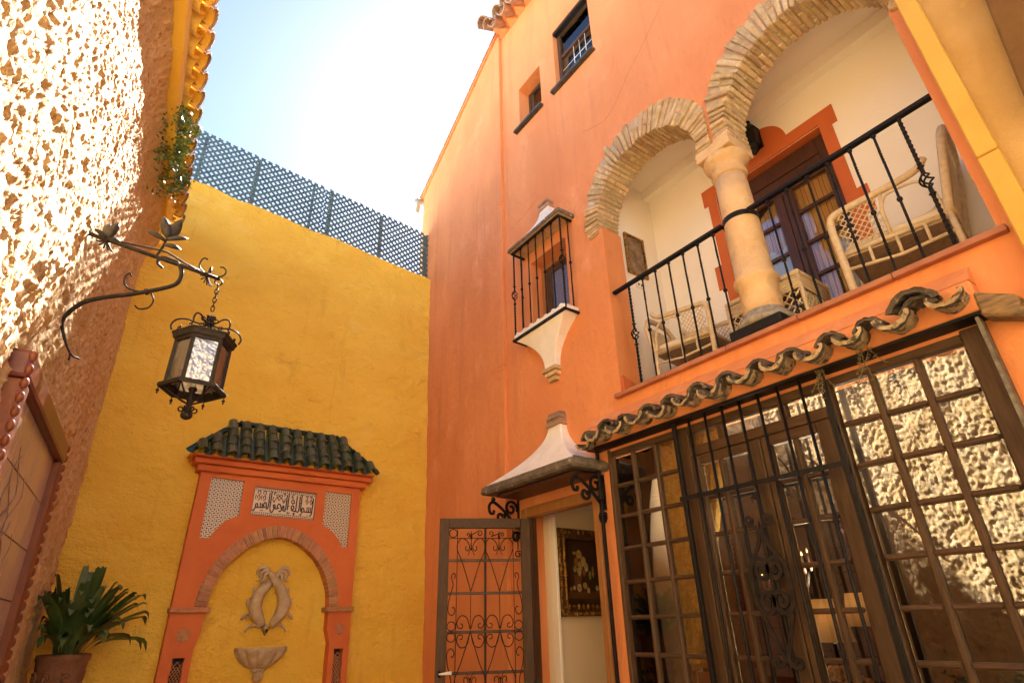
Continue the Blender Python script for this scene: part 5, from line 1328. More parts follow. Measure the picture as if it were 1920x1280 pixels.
for i in range(61):
    (ax, az), (bx, bz) = on_arch(0.002 + 0.996 * i / 60)
    rings.append([BW(ax, az, -0.01), BW(bx, bz, 0.0), BW(bx, bz, 0.127), BW(ax, az, 0.127)])
mb.loft(rings, smooth=False); mb.build('arch_mortar', M['mortar'], fo)
# equal steps along the arch
pts_ = [on_arch(i / 400)[0] for i in range(401)]; cum = [0]
for a, b in zip(pts_, pts_[1:]): cum.append(cum[-1] + math.hypot(b[0] - a[0], b[1] - a[1]))
def t_at(s):
    for i in range(400):
        if cum[i + 1] >= s: return (i + (s - cum[i]) / max(1e-9, cum[i + 1] - cum[i])) / 400
    return 1.0
for i in range(nb):
    s0 = cum[-1] * (i + 0.08) / nb; s1 = cum[-1] * (i + 0.92) / nb
    (a0, z0), (b0, y0) = on_arch(t_at(s0)); (a1, z1), (b1, y1) = on_arch(t_at(s1)); dd = 0.131 + rnd.uniform(0, .006)
    mb = MB(); mb.hexa([BW(a0, z0 - .002, -0.01), BW(a1, z1 - .002, -0.01), BW(b1, y1, -0.01), BW(b0, y0, -0.01), BW(a0, z0 - .002, dd), BW(a1, z1 - .002, dd), BW(b1, y1, dd), BW(b0, y0, dd)])
    mb.build('brick', M['thin_brick'], fo, 0.003)

def star(cx_, cz, r):
    p = []
    for k in range(16):
        a = PI * k / 8 + PI / 8 * 0; rr = r if k % 2 == 0 else r * 0.72
        p.append(BW(cx_ + rr * math.cos(a), cz + rr * math.sin(a), d0 - 0.004))
    mb = MB(); mb.prism(p, BW(0, 0, 0.012) - BW(0, 0, 0)); mb.build('star_tile', M['thin_brick'], fo, 0.003)
star(0.836, 1.48, 0.062); star(2.216, 1.505, 0.058)

def weave_mat():
    m = bpy.data.materials.new('black_and_white_woven_tile'); m.use_nodes = True; nt = m.node_tree; N = nt.nodes; L = nt.links
    b = N['Principled BSDF']; b.inputs['Roughness'].default_value = 0.3
    g = N.new('ShaderNodeNewGeometry'); sp = N.new('ShaderNodeSeparateXYZ'); L.new(g.outputs['Position'], sp.inputs[0])
    def mth(op, a, b_=None, c=None):
        n = N.new('ShaderNodeMath'); n.operation = op
        for i, v in enumerate((a, b_, c)):
            if v is None: continue
            if isinstance(v, (int, float)): n.inputs[i].default_value = v
            else: L.new(v, n.inputs[i])
        return n.outputs[0]
    S_ = 1 / 0.0355
    u = mth('MULTIPLY', sp.outputs['X'], S_); v = mth('MULTIPLY', sp.outputs['Z'], S_)
    cu_ = mth('FLOOR', u); cv = mth('FLOOR', v); par = mth('FLOORED_MODULO', mth('ADD', cu_, cv), 2.0)
    fu = mth('SUBTRACT', mth('SUBTRACT', u, cu_), 0.5); fv = mth('SUBTRACT', mth('SUBTRACT', v, cv), 0.5)
    inv = mth('SUBTRACT', 1.0, par)
    a = mth('ADD', mth('MULTIPLY', fu, par), mth('MULTIPLY', fv, inv)); c = mth('ADD', mth('MULTIPLY', fv, par), mth('MULTIPLY', fu, inv))
    e = mth('ADD', mth('POWER', mth('DIVIDE', mth('ABSOLUTE', a), 0.66), 2.0), mth('POWER', mth('DIVIDE', mth('ABSOLUTE', c), 0.44), 2.0))
    lens = mth('LESS_THAN', e, 1.0)
    slit = mth('MULTIPLY', mth('LESS_THAN', mth('ABSOLUTE', c), 0.10), mth('LESS_THAN', mth('ABSOLUTE', a), 0.34))
    f = mth('MULTIPLY', lens, mth('SUBTRACT', 1.0, slit))
    x = N.new('ShaderNodeMix'); x.data_type = 'RGBA'; L.new(f, x.inputs[0]); x.inputs[6].default_value = (0.035, 0.018, 0.012, 1); x.inputs[7].default_value = (0.70, 0.60, 0.42, 1)
    L.new(x.outputs[2], b.inputs['Base Color']); return m
M['weave'] = weave_mat()
for pp in (PLt, PRt):
    mb = MB(); mb.prism([BW(x, z, 0.02) for x, z in pp], BW(0, 0, 0.075) - BW(0, 0, 0)); mb.build('patterned_tile_panel', M['weave'], fo)
for gp, cx_, zt in ((GL, 0.838, 1.31), (GRr, 2.222, 1.33)):
    mb = MB(); mb.prism([BW(x, z, 0.0) for x, z in gp], BW(0, 0, 0.03) - BW(0, 0, 0)); mb.build('niche_shade', M['depth_shade'], fo)  # dark slab painted as the shade behind the lattice
    mb = MB()
    for s in (1, -1):
        for k in range(-3, 16):
            pts = [BW(cx_ + q * s, zt - 0.42 + k * 0.036 + (q + 0.045) * 1.5, 0.10) for q in (-0.045, 0, 0.045)]
            pts = [p for p in pts if zt - 0.415 < p.z < zt - 0.004]
            if len(pts) > 1: mb.tube(pts, 0.0045, 4)
    mb.build('clay_lattice', M['thin_brick'], fo)

# lettered tile
ins = link('lettered_tile', None, fo)
def ibox(name, x0, x1, z0, z1, da, db, m):
    mb = MB(); sh = lambda x: -0.0135 * (x - 1.212) / 0.624
    mb.hexa([BW(x0, z0 + sh(x0), da), BW(x1, z0 + sh(x1), da), BW(x1, z0 + sh(x1), db), BW(x0, z0 + sh(x0), db), BW(x0, z1 + sh(x0), da), BW(x1, z1 + sh(x1), da), BW(x1, z1 + sh(x1), db), BW(x0, z1 + sh(x0), db)])
    return mb.build(name, m, ins)
M['ivory_tile'] = mat('ivory_glazed_tile', (0.74, 0.62, 0.44), 0.25, (0.68, 0.55, 0.38), 9)
M['ink'] = mat('aubergine_glaze', (0.030, 0.014, 0.025), 0.25)
M['green_glaze'] = mat('green_blue_glaze', (0.06, 0.12, 0.09), 0.25, (0.03, 0.05, 0.11), 40)
ibox('ivory_ground', 1.214, 1.836, 2.530, 2.812, 0.02, 0.112, M['ivory_tile'])
for z0, z1 in ((2.530, 2.536), (2.804, 2.811)): ibox('dark_edge', 1.2145, 1.8355, z0, z1, 0.1121, 0.1133, M['ink'])
for x0, x1 in ((1.214, 1.219), (1.831, 1.836)): ibox('dark_edge', x0, x1, 2.5365, 2.8035, 0.1121, 0.1133, M['ink'])
mb = MB(); mb2 = MB()
for zc in (2.552, 2.788):
    for i in range(30):
        x = 1.232 + i * 0.0203; z = zc - 0.0135 * (x - 1.212) / 0.624
        for (m_, dz) in ((mb, 0.004), (mb2, -0.004)):
            m_.prism([BW(x - 0.0095, z + dz * 2.2, 0.1121), BW(x, z + dz * 0.4, 0.1121), BW(x + 0.0095, z + dz * 2.2, 0.1121), BW(x, z + dz * 3.4, 0.1121)], BW(0, 0, 0.0012) - BW(0, 0, 0))
tag(mb.build('green_zigzag', M['green_glaze'], ins), kind='stuff'); tag(mb2.build('dark_zigzag', M['ink'], ins), kind='stuff')
def IU(u, v): x = 1.222 + 0.606 * u; return BW(x, 2.570 + 0.205 * v - 0.0135 * (x - 1.212) / 0.624, 0.1125)
def ink(pts, w=0.0052, name='letter_stroke'):
    p = smooth_path(pts, 4) if len(pts) > 2 else pts
    return MB().tube([IU(a, b) for a, b in p], 1, flat=(w, 0.0008), up=(0, -1, 0)).build(name, M['ink'], ins)
W_ = 0.0062
ink([(.975, .92), (.972, .5), (.965, .12), (.935, .02)], W_); 
ink([(.955, .22), (.93, .20), (.84, .20)], W_); 
for u in (.945, .915, .885): ink([(u, .20), (u, .46)], W_ * .8)
ink([(.84, .20), (.825, .36), (.80, .36), (.795, .22), (.83, .18)], W_); ink([(.80, .18), (.785, .02), (.765, .05)], W_ * .8)
ink([(.775, .20), (.775, .95), (.765, 1.0)], W_); ink([(.745, .95), (.745, .22), (.70, .18), (.63, .20)], W_); ink([(.695, .95), (.695, .20)], W_); ink([(.765, .6), (.745, .6)], W_ * .6)
ink([(.63, .20), (.615, .38), (.645, .44), (.66, .30), (.62, .24)], W_); ink([(.68, .12), (.67, -.02), (.655, .12)], W_ * .7)
ink([(.66, .55), (.64, .75), (.61, .66), (.63, .52), (.655, .62)], W_ * .8); ink([(.64, .98), (.61, .92), (.61, .82), (.64, .86)], W_ * .8); ink([(.60, .10), (.57, .02), (.555, .12)], W_ * .7)
ink([(.555, .20), (.555, .95), (.545, 1.0)], W_); ink([(.525, .95), (.525, .20), (.49, .16), (.47, .22)], W_); ink([(.545, .62), (.525, .62)], W_ * .6)
ink([(.50, .20), (.485, .40), (.465, .24), (.445, .10), (.42, .12)], W_); ink([(.455, .24), (.43, .42), (.40, .44), (.385, .28), (.42, .24)], W_); ink([(.40, .24), (.36, .20), (.345, .38), (.32, .36), (.335, .20), (.31, .02), (.28, .08), (.275, .2)], W_)
for s in (1, -1):
    ink([(.40, .62), (.40 + s * .03, .74), (.40 + s * .06, .66), (.40 + s * .075, .52), (.40 + s * .10, .62), (.40 + s * .09, .78)], W_ * .7)
    ink([(.40, .82), (.40 + s * .025, .92), (.40 + s * .05, .86), (.40 + s * .03, .78), (.40, .82)], W_ * .7); ink([(.40 + s * .06, .96), (.40 + s * .085, 1.0), (.40 + s * .09, .9), (.40 + s * .07, .88)], W_ * .8)
ink([(.27, .22), (.27, .95), (.26, 1.0)], W_); ink([(.24, .95), (.24, .22), (.21, .18)], W_); ink([(.26, .5), (.24, .5)], W_ * .6)
ink([(.215, .20), (.20, .42), (.175, .44), (.165, .28), (.20, .22)], W_); ink([(.175, .22), (.15, .20), (.14, .40)], W_); ink([(.14, .20), (.12, .20), (.11, .42)], W_ * .9); ink([(.12, .20), (.08, .20), (.065, .36), (.04, .32), (.05, .18), (.075, .18)], W_); ink([(.04, .18), (.02, .02), (.0, .06)], W_)
for c in (.06, .15):
    ink([(c, .52), (c + .03, .62), (c + .02, .76), (c - .01, .72), (c, .62)], W_ * .7); ink([(c + .01, .80), (c + .035, .9), (c + .015, .99), (c - .015, .94), (c - .005, .84)], W_ * .7); ink([(c - .03, .56), (c - .04, .7), (c - .03, .8)], W_ * .6)
for c in (.86, .93):
    ink([(c, .58), (c + .028, .68), (c + .015, .80), (c - .012, .76), (c + .002, .66)], W_ * .7); ink([(c, .84), (c + .022, .93), (c, .99), (c - .018, .92)], W_ * .7)
for u, v in ((.13, .06), (.155, .06), (.90, .04), (.48, .62), (.575, .4)): MB().prism([IU(u + .012 * math.cos(k * PI / 2), v + .035 * math.sin(k * PI / 2)) for k in range(4)], BW(0, 0, 0.001) - BW(0, 0, 0)).build('dot', M['ink'], ins)

# green tiled hood of the fountain
XE0, XE1, XR0, XR1, ZE, ZR, DE, DR = 0.56, 2.435, 0.955, 2.025, 3.055, 3.455, 0.30, 0.045
base = MB(); base.loft([[BW(XE0, ZE - .02, -.02), BW(XE0, ZE - .02, DE - .03), BW(XE1, ZE - .02, DE - .03), BW(XE1, ZE - .02, -.02)], [BW(XR0, ZR - .02, -.02), BW(XR0, ZR - .02, DR), BW(XR1, ZR - .02, DR), BW(XR1, ZR - .02, -.02)]], smooth=False)
base.build('hood_bed', M['yellow'], fo)
FB('hood_slab', XE0 + .02, XE1 - .02, 3.0205, 3.034, -0.01, 0.285, M['f_orange'], 0.004)
slope = Vector(BW(0, ZR, DR) - BW(0, ZE, DE)); sl = slope.length; sdir = slope.normalized()
gt_me = clay(0.047, 0.054, 0.155, 0.010, M['green_tile'], 7, 'hood_tile')
gv_me = clay(0.044, 0.050, 0.155, 0.010, M['green_tile'], 6, 'valley_tile')
ydir = Vector((1, 0, 0)); xdir = sdir; zdir = xdir.cross(ydir)
if zdir.z < 0: ydir = -ydir; zdir = xdir.cross(ydir)
ncol = 14
def slope_pt(x, t): return Vector((x, 0, 0)) + (BW(0, ZE, DE) + sdir * sl * t)
for i in range(ncol):
    x = XE0 + 0.085 + (XE1 - XE0 - 0.17) * i / (ncol - 1)
    tm = min(1.0, (x - XE0) / (XR0 - XE0), (XE1 - x) / (XE1 - XR1))
    for k in range(4):
        t = k / 4.0
        if t > tm - 0.06 and k > 0: continue
        p = slope_pt(x, t) + zdir * (0.012)
        R3 = Matrix((xdir, ydir, zdir)).transposed().to_4x4()
        link('hood_tile', gt_me, fo, Matrix.Translation(p + xdir * 0.125) @ R3 @ Matrix.Rotation(rad(4 + rnd.uniform(-2, 2)), 4, 'Y') @ Matrix.Rotation(rad(rnd.uniform(-3, 3)), 4, 'Z'))
    if i < ncol - 1:
        xv = x + (XE1 - XE0 - 0.17) / (ncol - 1) / 2; tm = min(1.0, (xv - XE0) / (XR0 - XE0), (XE1 - xv) / (XE1 - XR1))
        for k in range(3):
            if k / 3.0 > tm - 0.1 and k > 0: continue
            p = slope_pt(xv, k / 3.0) + zdir * 0.02
            link('valley_tile', gv_me, fo, Matrix.Translation(p + xdir * 0.135) @ R3 @ Matrix.Rotation(PI, 4, 'X'))
hip_me = clay(0.046, 0.054, 0.17, 0.009, M['blue_tile'], 7, 'ridge_tile')
def cap_run(a, b, n, name):
    a, b = Vector(a), Vector(b); d_ = (b - a).normalized(); sd = d_.cross(Vector((0, 0, 1))).normalized(); upv = sd.cross(d_)
    if upv.z < 0: sd = -sd; upv = sd.cross(d_)
    R3 = Matrix((d_, sd, d_.cross(sd))).transposed().to_4x4()
    L = (b - a).length / n
    for k in range(n):
        o = link(name, hip_me, fo, Matrix.Translation(a + d_ * L * (k + 1)) @ R3 @ Matrix.Rotation(rad(3), 4, 'Y') @ Matrix.Diagonal((L * 1.08 / 0.17, 1, 1, 1)))
up3 = Vector((0, 0, 0.02))
cap_run(BW(XE0 - .02, ZE + .01, DE) + up3, BW(XR0, ZR + .01, DR + .02) + up3, 4, 'ridge_tile')
cap_run(BW(XE1 + .02, ZE + .01, DE) + up3, BW(XR1, ZR + .01, DR + .02) + up3, 5, 'ridge_tile')
cap_run(BW(XR0 + .02, ZR + .02, DR) + up3 * .5, BW(XR1 - .02, ZR + .02, DR) + up3 * .5, 6, 'ridge_tile')

# twin fish carving
fs_ = link('fish_carving', None, fo)
def fish(s, dd):
    c = 1.535
    def P(x, z, d=0.0): return BW(c + s * x, z, d)
    path = smooth_path([P(0.035, 1.545, .035), P(0.060, 1.575, .045), P(0.115, 1.66, .05), P(0.130, 1.74, .05), P(0.105, 1.82, .045), P(0.045, 1.90, .045 + dd), P(-0.01, 1.955, .045 + dd), P(-0.03, 2.0, .045)], 5)
    rr = [0.018, 0.040, 0.056, 0.058, 0.052, 0.042, 0.032, 0.024]; n = len(path); rad_ = []
    for k in range(n):
        t = k / (n - 1) * 7; i = min(int(t), 6); rad_.append(rr[i] + (rr[i + 1] - rr[i]) * (t - i))
    MB().tube(path, rad_, 12).build('body', M['stone_carved'], fs_)
    MB().ball(P(0.075, 1.60, .085), 0.010, 8, 6).build('eye', M['stone_carved'], fs_)
    for k, pts in enumerate(([(-.03, 2.0), (-.07, 2.05), (-.12, 2.055), (-.155, 2.02), (-.15, 1.985)], [(-.03, 2.0), (-.065, 2.025), (-.10, 2.02), (-.125, 1.985), (-.115, 1.95), (-.15, 1.93)], [(-.03, 1.995), (-.055, 2.0), (-.08, 1.985), (-.085, 1.95), (-.10, 1.925), (-.125, 1.93)])):
        p = smooth_path([P(x, z, .03) for x, z in pts], 5); m = len(p)
        MB().tube(p, [0.020 * (1 - 0.75 * abs(2 * q / (m - 1) - 0.7) / 1.3) for q in range(m)], 7).build('tail_lobe', M['stone_carved'], fs_)
    for pts in ([(.16, 1.70), (.20, 1.735), (.185, 1.78), (.15, 1.76)], [(.15, 1.63), (.19, 1.645), (.235, 1.60), (.215, 1.63), (.18, 1.60)], [(.145, 1.80), (.16, 1.86), (.135, 1.87)], [(.05, 1.535), (.11, 1.555), (.16, 1.53), (.185, 1.49), (.165, 1.535)]):
        p = smooth_path([P(x, z, .03) for x, z in pts], 5); m = len(p)
        MB().tube(p, [0.019 * (1 - 0.8 * q / (m - 1)) for q in range(m)], 7).build('fin', M['stone_carved'], fs_)
fish(1, 0.03); fish(-1, -0.012)
MB().loft([[BW(1.535 + x, z, d) for x, d in ((-w, .01), (0, dd), (w, .01))] for z, w, dd in ((1.56, .01, .03), (1.53, .034, .065), (1.50, .028, .06), (1.46, .004, .03))], smooth=True).build('spout', M['stone_carved'], fs_)
MB().tube([BW(1.535, 1.512, .07), BW(1.535, 1.49, .055)], 0.008, 8).build('spout_mouth', M['depth_shade'], fs_)  # shade inside the mouth painted as a dark plug

# shell basin
bs_ = link('basin', None, fo)
mb = MB(); NR, NA = 12, 72; rings = []
for j in range(NR + 1):
    t = j / NR; r = 0.055 + 0.168 * t ** 0.62; z = 1.195 + 0.135 * t ** 1.25
    ring = []
    for k in range(NA + 1):
        a = PI * k / NA; fl = 1 + 0.15 * (abs(math.sin(a * 6.5)) - 0.6) * min(1, t * 2 + .2)
        ring.append(BW(1.52 + r * fl * math.cos(a), z, r * fl * 0.9 * math.sin(a)))
    rings.append(ring)
for dz, k_ in ((0.02, 1.045), (0.035, 1.04), (0.035, 0.9), (0.0, 0.8)):
    rings.append([BW(1.52 + 0.223 * k_ * math.cos(PI * k / NA), 1.33 + dz + 0.004 * abs(math.sin(PI * k / NA * 6.5)), 0.223 * 0.9 * k_ * math.sin(PI * k / NA)) for k in range(NA + 1)])
n = NA + 1; vs = [p for rg in rings for p in rg]; fs2 = []
for j in range(len(rings) - 1):
    for k in range(NA): fs2.append((j * n + k, j * n + k + 1, (j + 1) * n + k + 1, (j + 1) * n + k))
mb.add(vs, fs2, True); mb.build('bowl', M['stone_carved'], bs_)
for k in range(6):
    a = PI * (k + 0.5) / 6; MB().ball(BW(1.52 + 0.055 * math.cos(a), 1.185, 0.055 * math.sin(a) + .005), 0.017, 8, 6).build('bead', M['stone_carved'], bs_)
MB().ball(BW(1.52, 1.13, 0.035), (0.05, 0.05, 0.045), 14, 10).build('knob', M['stone_carved'], bs_)

# ================================================================== bracket and lantern
M['old_iron'] = mat('weathered_brown_iron', (0.018, 0.013, 0.010), 0.55, (0.036, 0.027, 0.021), 30, bump=((90, 0.002),), spec=0.2)
br = thing('lamp_bracket', 'long scrolled wrought iron bracket on the left wall holding the lantern', 'bracket', (-0.46, 3.63, 3.6))
BY = 3.63
def B3(x, z, y=0.0): return (x, BY + y, z)
def iron_(name, pts, r, par=br, n=6): return MB().tube([B3(*p) for p in pts] if len(pts[0]) == 2 else pts, r, n).build(name, M['old_iron'], par)
iron_('arm', [(-0.50, 3.632), (-0.2, 3.608), (0.1, 3.582), (0.262, 3.567)], 0.0125, n=8)
iron_('stay', [(-0.37, 3.63), (-0.24, 3.640), (-0.10, 3.655), (-0.06, 3.655), (0.06, 3.61), (0.16, 3.582)], 0.006)
sc = smooth_path([(-0.078, 3.545), (-0.058, 3.535), (-0.09, 3.56), (-0.085, 3.60), (-0.04, 3.61), (0.02, 3.59), (0.049, 3.535), (0.04, 3.46), (-0.015, 3.405), (-0.161, 3.312), (-0.30, 3.238), (-0.375, 3.18), (-0.42, 3.10), (-0.428, 3.032), (-0.39, 2.94), (-0.352, 2.875)], 5)
m = len(sc); iron_('scroll', [tuple(p) for p in sc], [0.005 + 0.008 * min(1, 4 * min(k / m, 1 - k / m)) for k in range(m)], n=7)
iron_('scroll_foot', [(-0.352, 2.875), (-0.33, 2.855), (-0.30, 2.85)], 0.005); iron_('scroll_foot', [(-0.352, 2.875), (-0.345, 2.85), (-0.345, 2.83)], 0.005)
iron_('wall_spike', [B3(-0.427, 3.05), B3(-0.50, 3.05)], 0.008)
iron_('tendril', [tuple(p) for p in smooth_path([(-0.10, 3.342), (-0.17, 3.335), (-0.215, 3.36), (-0.225, 3.41), (-0.21, 3.44), (-0.195, 3.425)], 5)], 0.006)
iron_('tendril', [tuple(p) for p in smooth_path([(-0.09, 3.36), (-0.055, 3.31), (-0.065, 3.25), (-0.11, 3.225), (-0.135, 3.24)], 5)], 0.005)
MB().lathe([(0.006, -0.012), (0.02, -0.008), (0.02, 0.008), (0.006, 0.012)], (0, 0, 0), 10).build('collar', M['old_iron'], br); set_world([c for c in br.children if c.name.startswith('collar')][0], Matrix.Translation(B3(-0.10, 3.347)) @ Matrix.Rotation(rad(62), 4, 'Y'))
M['iron_leaf'] = mat('grey_wrought_iron_leaf', (0.030, 0.025, 0.022), 0.5, (0.06, 0.052, 0.046), 30, bump=((60, 0.002),), spec=0.25)
def iron_leaf(base, tip, w, bulge=0.02, name='leaf', par=br):
    b, t = Vector(base), Vector(tip); d = (t - b); side = d.cross(Vector((0, 1, 0.2))).normalized(); n_ = 7; vs = []; fs = []
    nrm = d.cross(side).normalized()
    for k in range(n_):
        q = k / (n_ - 1); ww = w * (0.25 + 0.9 * math.sin(PI * min(0.97, q * 0.9 + 0.08))) * (1 if q < 0.98 else 0.1); p = b + d * q + nrm * bulge * math.sin(PI * q)
        vs += [p - side * ww - nrm * ww * 0.4, p, p + side * ww - nrm * ww * 0.4]
    for k in range(n_ - 1):
        for j in (0, 1): a = k * 3 + j; fs.append((a, a + 1, a + 4, a + 3))
    mb = MB(); mb.add(vs, fs, True); me = mb.mesh(name, M['iron_leaf'], fix=False)
    o = link(name, me, par); md = o.modifiers.new('thick', 'SOLIDIFY'); md.thickness = 0.003
    return o
def flower(x, z, tall, spread=0.03):
    for s in (-1, 1):
        iron_leaf(B3(x, z), B3(x + s * spread * 0.8 + 0.01, z + tall, -0.02 * s), 0.022, 0.015)
        iron_leaf(B3(x, z), B3(x + s * spread * 2.4, z + tall * 0.25, 0.03 * s), 0.012, 0.02)
    iron_leaf(B3(x, z, .01), B3(x, z + tall * 0.8, 0.04), 0.022, -0.015)
for k in range(5):
    a = -PI / 2 + (k - 2) * 0.45
    iron_('root_prong', [tuple(p) for p in smooth_path([B3(-0.372, 3.622), B3(-0.372 + 0.03 * math.cos(a), 3.60 + 0.02 * math.sin(a), 0.01 * (k - 2)), B3(-0.372 + 0.055 * math.cos(a), 3.60 + 0.04 * math.sin(a), 0.02 * (k - 2))], 4)], 0.005)
flower(-0.375, 3.625, 0.125, 0.028)
iron_leaf(B3(-0.46, 3.64), B3(-0.505, 3.665), 0.014, 0.004)
iron_('stem', [tuple(p) for p in smooth_path([B3(-0.11, 3.60), B3(-0.095, 3.66), B3(-0.085, 3.72), B3(-0.075, 3.80)], 5)], 0.008)
iron_leaf(B3(-0.08, 3.76), B3(-0.135, 3.905), 0.026, 0.02); iron_leaf(B3(-0.075, 3.77), B3(-0.035, 3.925), 0.030, -0.02)
for (x, z, dx, dz) in ((-0.085, 3.73, -0.11, 0.03), (-0.085, 3.74, 0.115, 0.055), (-0.09, 3.70, 0.10, 0.0)): iron_leaf(B3(x, z), B3(x + dx, z + dz), 0.014, 0.03)
for k in range(6):
    a = -PI / 2 + (k - 2.5) * 0.5
    iron_('root_prong', [tuple(p) for p in smooth_path([B3(0.19, 3.572), B3(0.19 + 0.02 * math.cos(a), 3.55 + 0.015 * math.sin(a), 0.01 * (k - 2.5)), B3(0.19 + 0.045 * math.cos(a), 3.54 + 0.035 * math.sin(a), 0.02 * (k - 2.5))], 4)], 0.004)
iron_('peg', [B3(0.195, 3.575), B3(0.20, 3.635)], 0.010)
iron_('tendril', [tuple(p) for p in smooth_path([B3(0.175, 3.58), B3(0.135, 3.615), B3(0.135, 3.665), B3(0.15, 3.69), B3(0.17, 3.685)], 5)], 0.005)
iron_('tendril', [tuple(p) for p in smooth_path([B3(0.22, 3.57), B3(0.275, 3.595), B3(0.29, 3.635), B3(0.27, 3.66), B3(0.25, 3.655)], 5)], 0.005)

lt = thing('hanging_lantern', 'hexagonal iron lantern with rippled glass hanging from the scrolled bracket', 'lantern', (0.268, BY, 3.1))
LC = Vector((0.268, BY, 0))
def ltu(name, pts, r, n=6): return MB().tube(pts, r, n).build(name, M['old_iron'], lt)
ltu('hook', [Vector((0.262, BY, 3.565)) + Vector((0.022 * math.sin(a), 0, -0.022 + 0.022 * math.cos(a))) for a in [k * 0.5 for k in range(13)]], 0.005)
for k in range(6):
    c = Vector((0.263 + 0.0006 * k, BY, 3.505 - k * 0.032)); ax = Vector((1, 0, 0)) if k % 2 else Vector((0, 1, 0))
    MB().tube([c + ax * 0.010 * math.cos(a) + Vector((0, 0, 0.022 * math.sin(a))) for a in [2 * PI * q / 12 for q in range(12)]], 0.0035, 5, closed=True).build('chain_link', M['old_iron'], lt)
def hexring(r, z, rot=0): return [LC + Vector((r * math.cos(PI / 3 * k + rot), r * math.sin(PI / 3 * k + rot), z)) for k in range(6)]
for k in range(6):
    a = PI / 3 * k; u = Vector((math.cos(a), math.sin(a), 0)); Pq = lambda r, z: LC + u * r + Vector((0, 0, z))
    ltu('crown_rib', smooth_path([Pq(0.012, 3.235), Pq(0.05, 3.222), Pq(0.085, 3.225), Pq(0.125, 3.232), Pq(0.175, 3.215), Pq(0.198, 3.175), Pq(0.190, 3.14)], 4), 0.0055)
    ltu('crown_curl', [Pq(0.035 + x, 3.265 + z) for x, z in spiral(0.006, 0.022, 180, -240, 16)], 0.0045)
    a2 = a + PI / 6; u2 = Vector((math.cos(a2), math.sin(a2), 0))
    ltu('inner_rib', smooth_path([LC + u2 * 0.012 + Vector((0, 0, 3.225)), LC + u2 * 0.06 + Vector((0, 0, 3.18)), LC + u2 * 0.085 + Vector((0, 0, 3.135))], 4), 0.004)
    for s in (-0.05, 0.05):
        c = LC + u2 * 0.150 + Vector((-u2.y, u2.x, 0)) * s + Vector((0, 0, 3.150)); tv = Vector((-u2.y, u2.x, 0))
        ltu('rim_curl', [c + tv * x + Vector((0, 0, z)) for x, z in spiral(0.004, 0.016, 0, 420, 14)], 0.004)
MB().lathe([(0.004, 3.30), (0.014, 3.285), (0.010, 3.26), (0.020, 3.235), (0.010, 3.215), (0.004, 3.21)], LC, 12).build('crown_boss', M['old_iron'], lt)
def hexlathe(name, prof, rot=0): 
    mb = MB(); mb.loft([hexring(r, z, rot) for r, z in prof], smooth=False); return mb.build(name, M['old_iron'], lt, 0.002)
hexlathe('top_rim', [(0.145, 3.068), (0.158, 3.070), (0.163, 3.088), (0.172, 3.092), (0.180, 3.118), (0.186, 3.122), (0.186, 3.133), (0.150, 3.137), (0.02, 3.150)])
mb = MB(); prof = [(0.135, 2.812), (0.182, 2.800), (0.186, 2.792), (0.184, 2.776), (0.150, 2.782), (0.135, 2.800)]
mb.loft([hexring(r, z) for r, z in prof], closed=True, smooth=False, caps=False); mb.build('bottom_rim', M['old_iron'], lt)
M['lamp_glass'] = glass('rippled_amber_glass', 0.34, (0.90, 0.87, 0.80), 0.30, 0.008, 30)
M['lamp_glass_w'] = mat('rippled_milky_glass', (0.62, 0.50, 0.30), 0.18, (0.40, 0.32, 0.22), 18, bump=((45, 0.006),), spec=0.6, stretch=(1, 1, 0.5))
_b = M['lamp_glass_w'].node_tree.nodes['Principled BSDF']; _b.inputs['Transmission Weight'].default_value = 0.55; _b.inputs['IOR'].default_value = 1.15
hr = 0.148
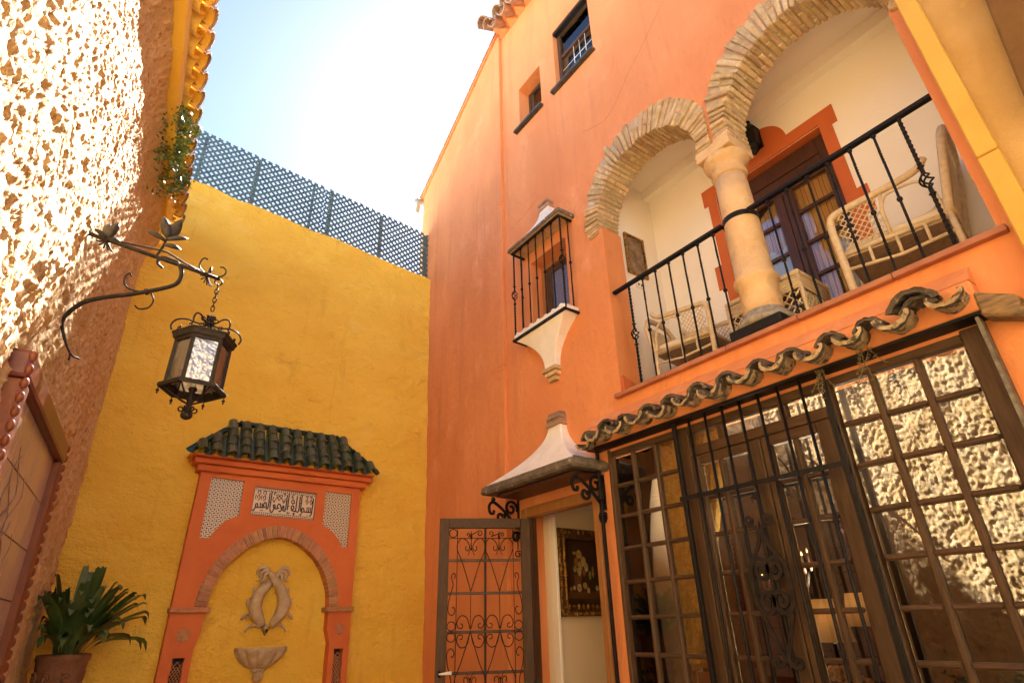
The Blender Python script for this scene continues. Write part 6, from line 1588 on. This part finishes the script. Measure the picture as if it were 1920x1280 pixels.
for k in range(6):
    a, b = hexring(hr, 0)[k], hexring(hr, 0)[(k + 1) % 6]
    MB().tube([Vector((a.x, a.y, 2.80)), Vector((a.x, a.y, 3.072))], 1, flat=(0.011, 0.011), up=(1, 0, 0)).build('corner_post', M['old_iron'], lt)
    e = (b - a).normalized(); n_ = Vector((e.y, -e.x, 0)); A_ = a + e * 0.012 + n_ * -0.004; B__ = b - e * 0.012 + n_ * -0.004
    mb = MB(); mb.prism([Vector((A_.x, A_.y, 2.806)), Vector((B__.x, B__.y, 2.806)), Vector((B__.x, B__.y, 3.068)), Vector((A_.x, A_.y, 3.068))], n_ * 0.003); mb.build('glass_pane', M['lamp_glass'], lt)
    c6 = hexring(0.165, 2.79)[k]
    ltu('lower_strut', smooth_path([c6, LC + (c6 - LC) * 0.55 + Vector((0, 0, 1.235 + 0.0)), LC + Vector((0.015 * math.cos(PI / 3 * k), 0.015 * math.sin(PI / 3 * k), 2.665))] if False else [c6, Vector(((c6.x + LC.x) / 2, (c6.y + LC.y) / 2, 2.735)), LC + Vector((0.012 * math.cos(PI / 3 * k), 0.012 * math.sin(PI / 3 * k), 2.70))], 4), 0.005)
    MB().lathe([(0.003, 2.775), (0.003, 2.762), (0.009, 2.755), (0.009, 2.748), (0.003, 2.740), (0.006, 2.735), (0.001, 2.728)], (hexring(0.175, 0)[k].x, hexring(0.175, 0)[k].y, 0), 8).build('drop', M['old_iron'], lt)
    u = Vector((math.cos(PI / 3 * k), math.sin(PI / 3 * k), 0))
    ltu('finial_curl', [LC + u * (0.035 + x) + Vector((0, 0, 2.665 + z)) for x, z in spiral(0.006, 0.022, 200, -220, 16)], 0.0045)
MB().lathe([(0.022, 2.80), (0.024, 2.785), (0.016, 2.775), (0.0155, 2.66), (0.022, 2.655), (0.012, 2.648), (0.030, 2.640), (0.033, 2.632), (0.028, 2.615), (0.012, 2.605), (0.002, 2.604)], LC, 14).build('finial', M['old_iron'], lt)
MB().lathe([(0.010, 2.80), (0.014, 2.86), (0.012, 2.95), (0.004, 3.0)], LC, 10).build('lamp_bulb', M['cream'], lt)
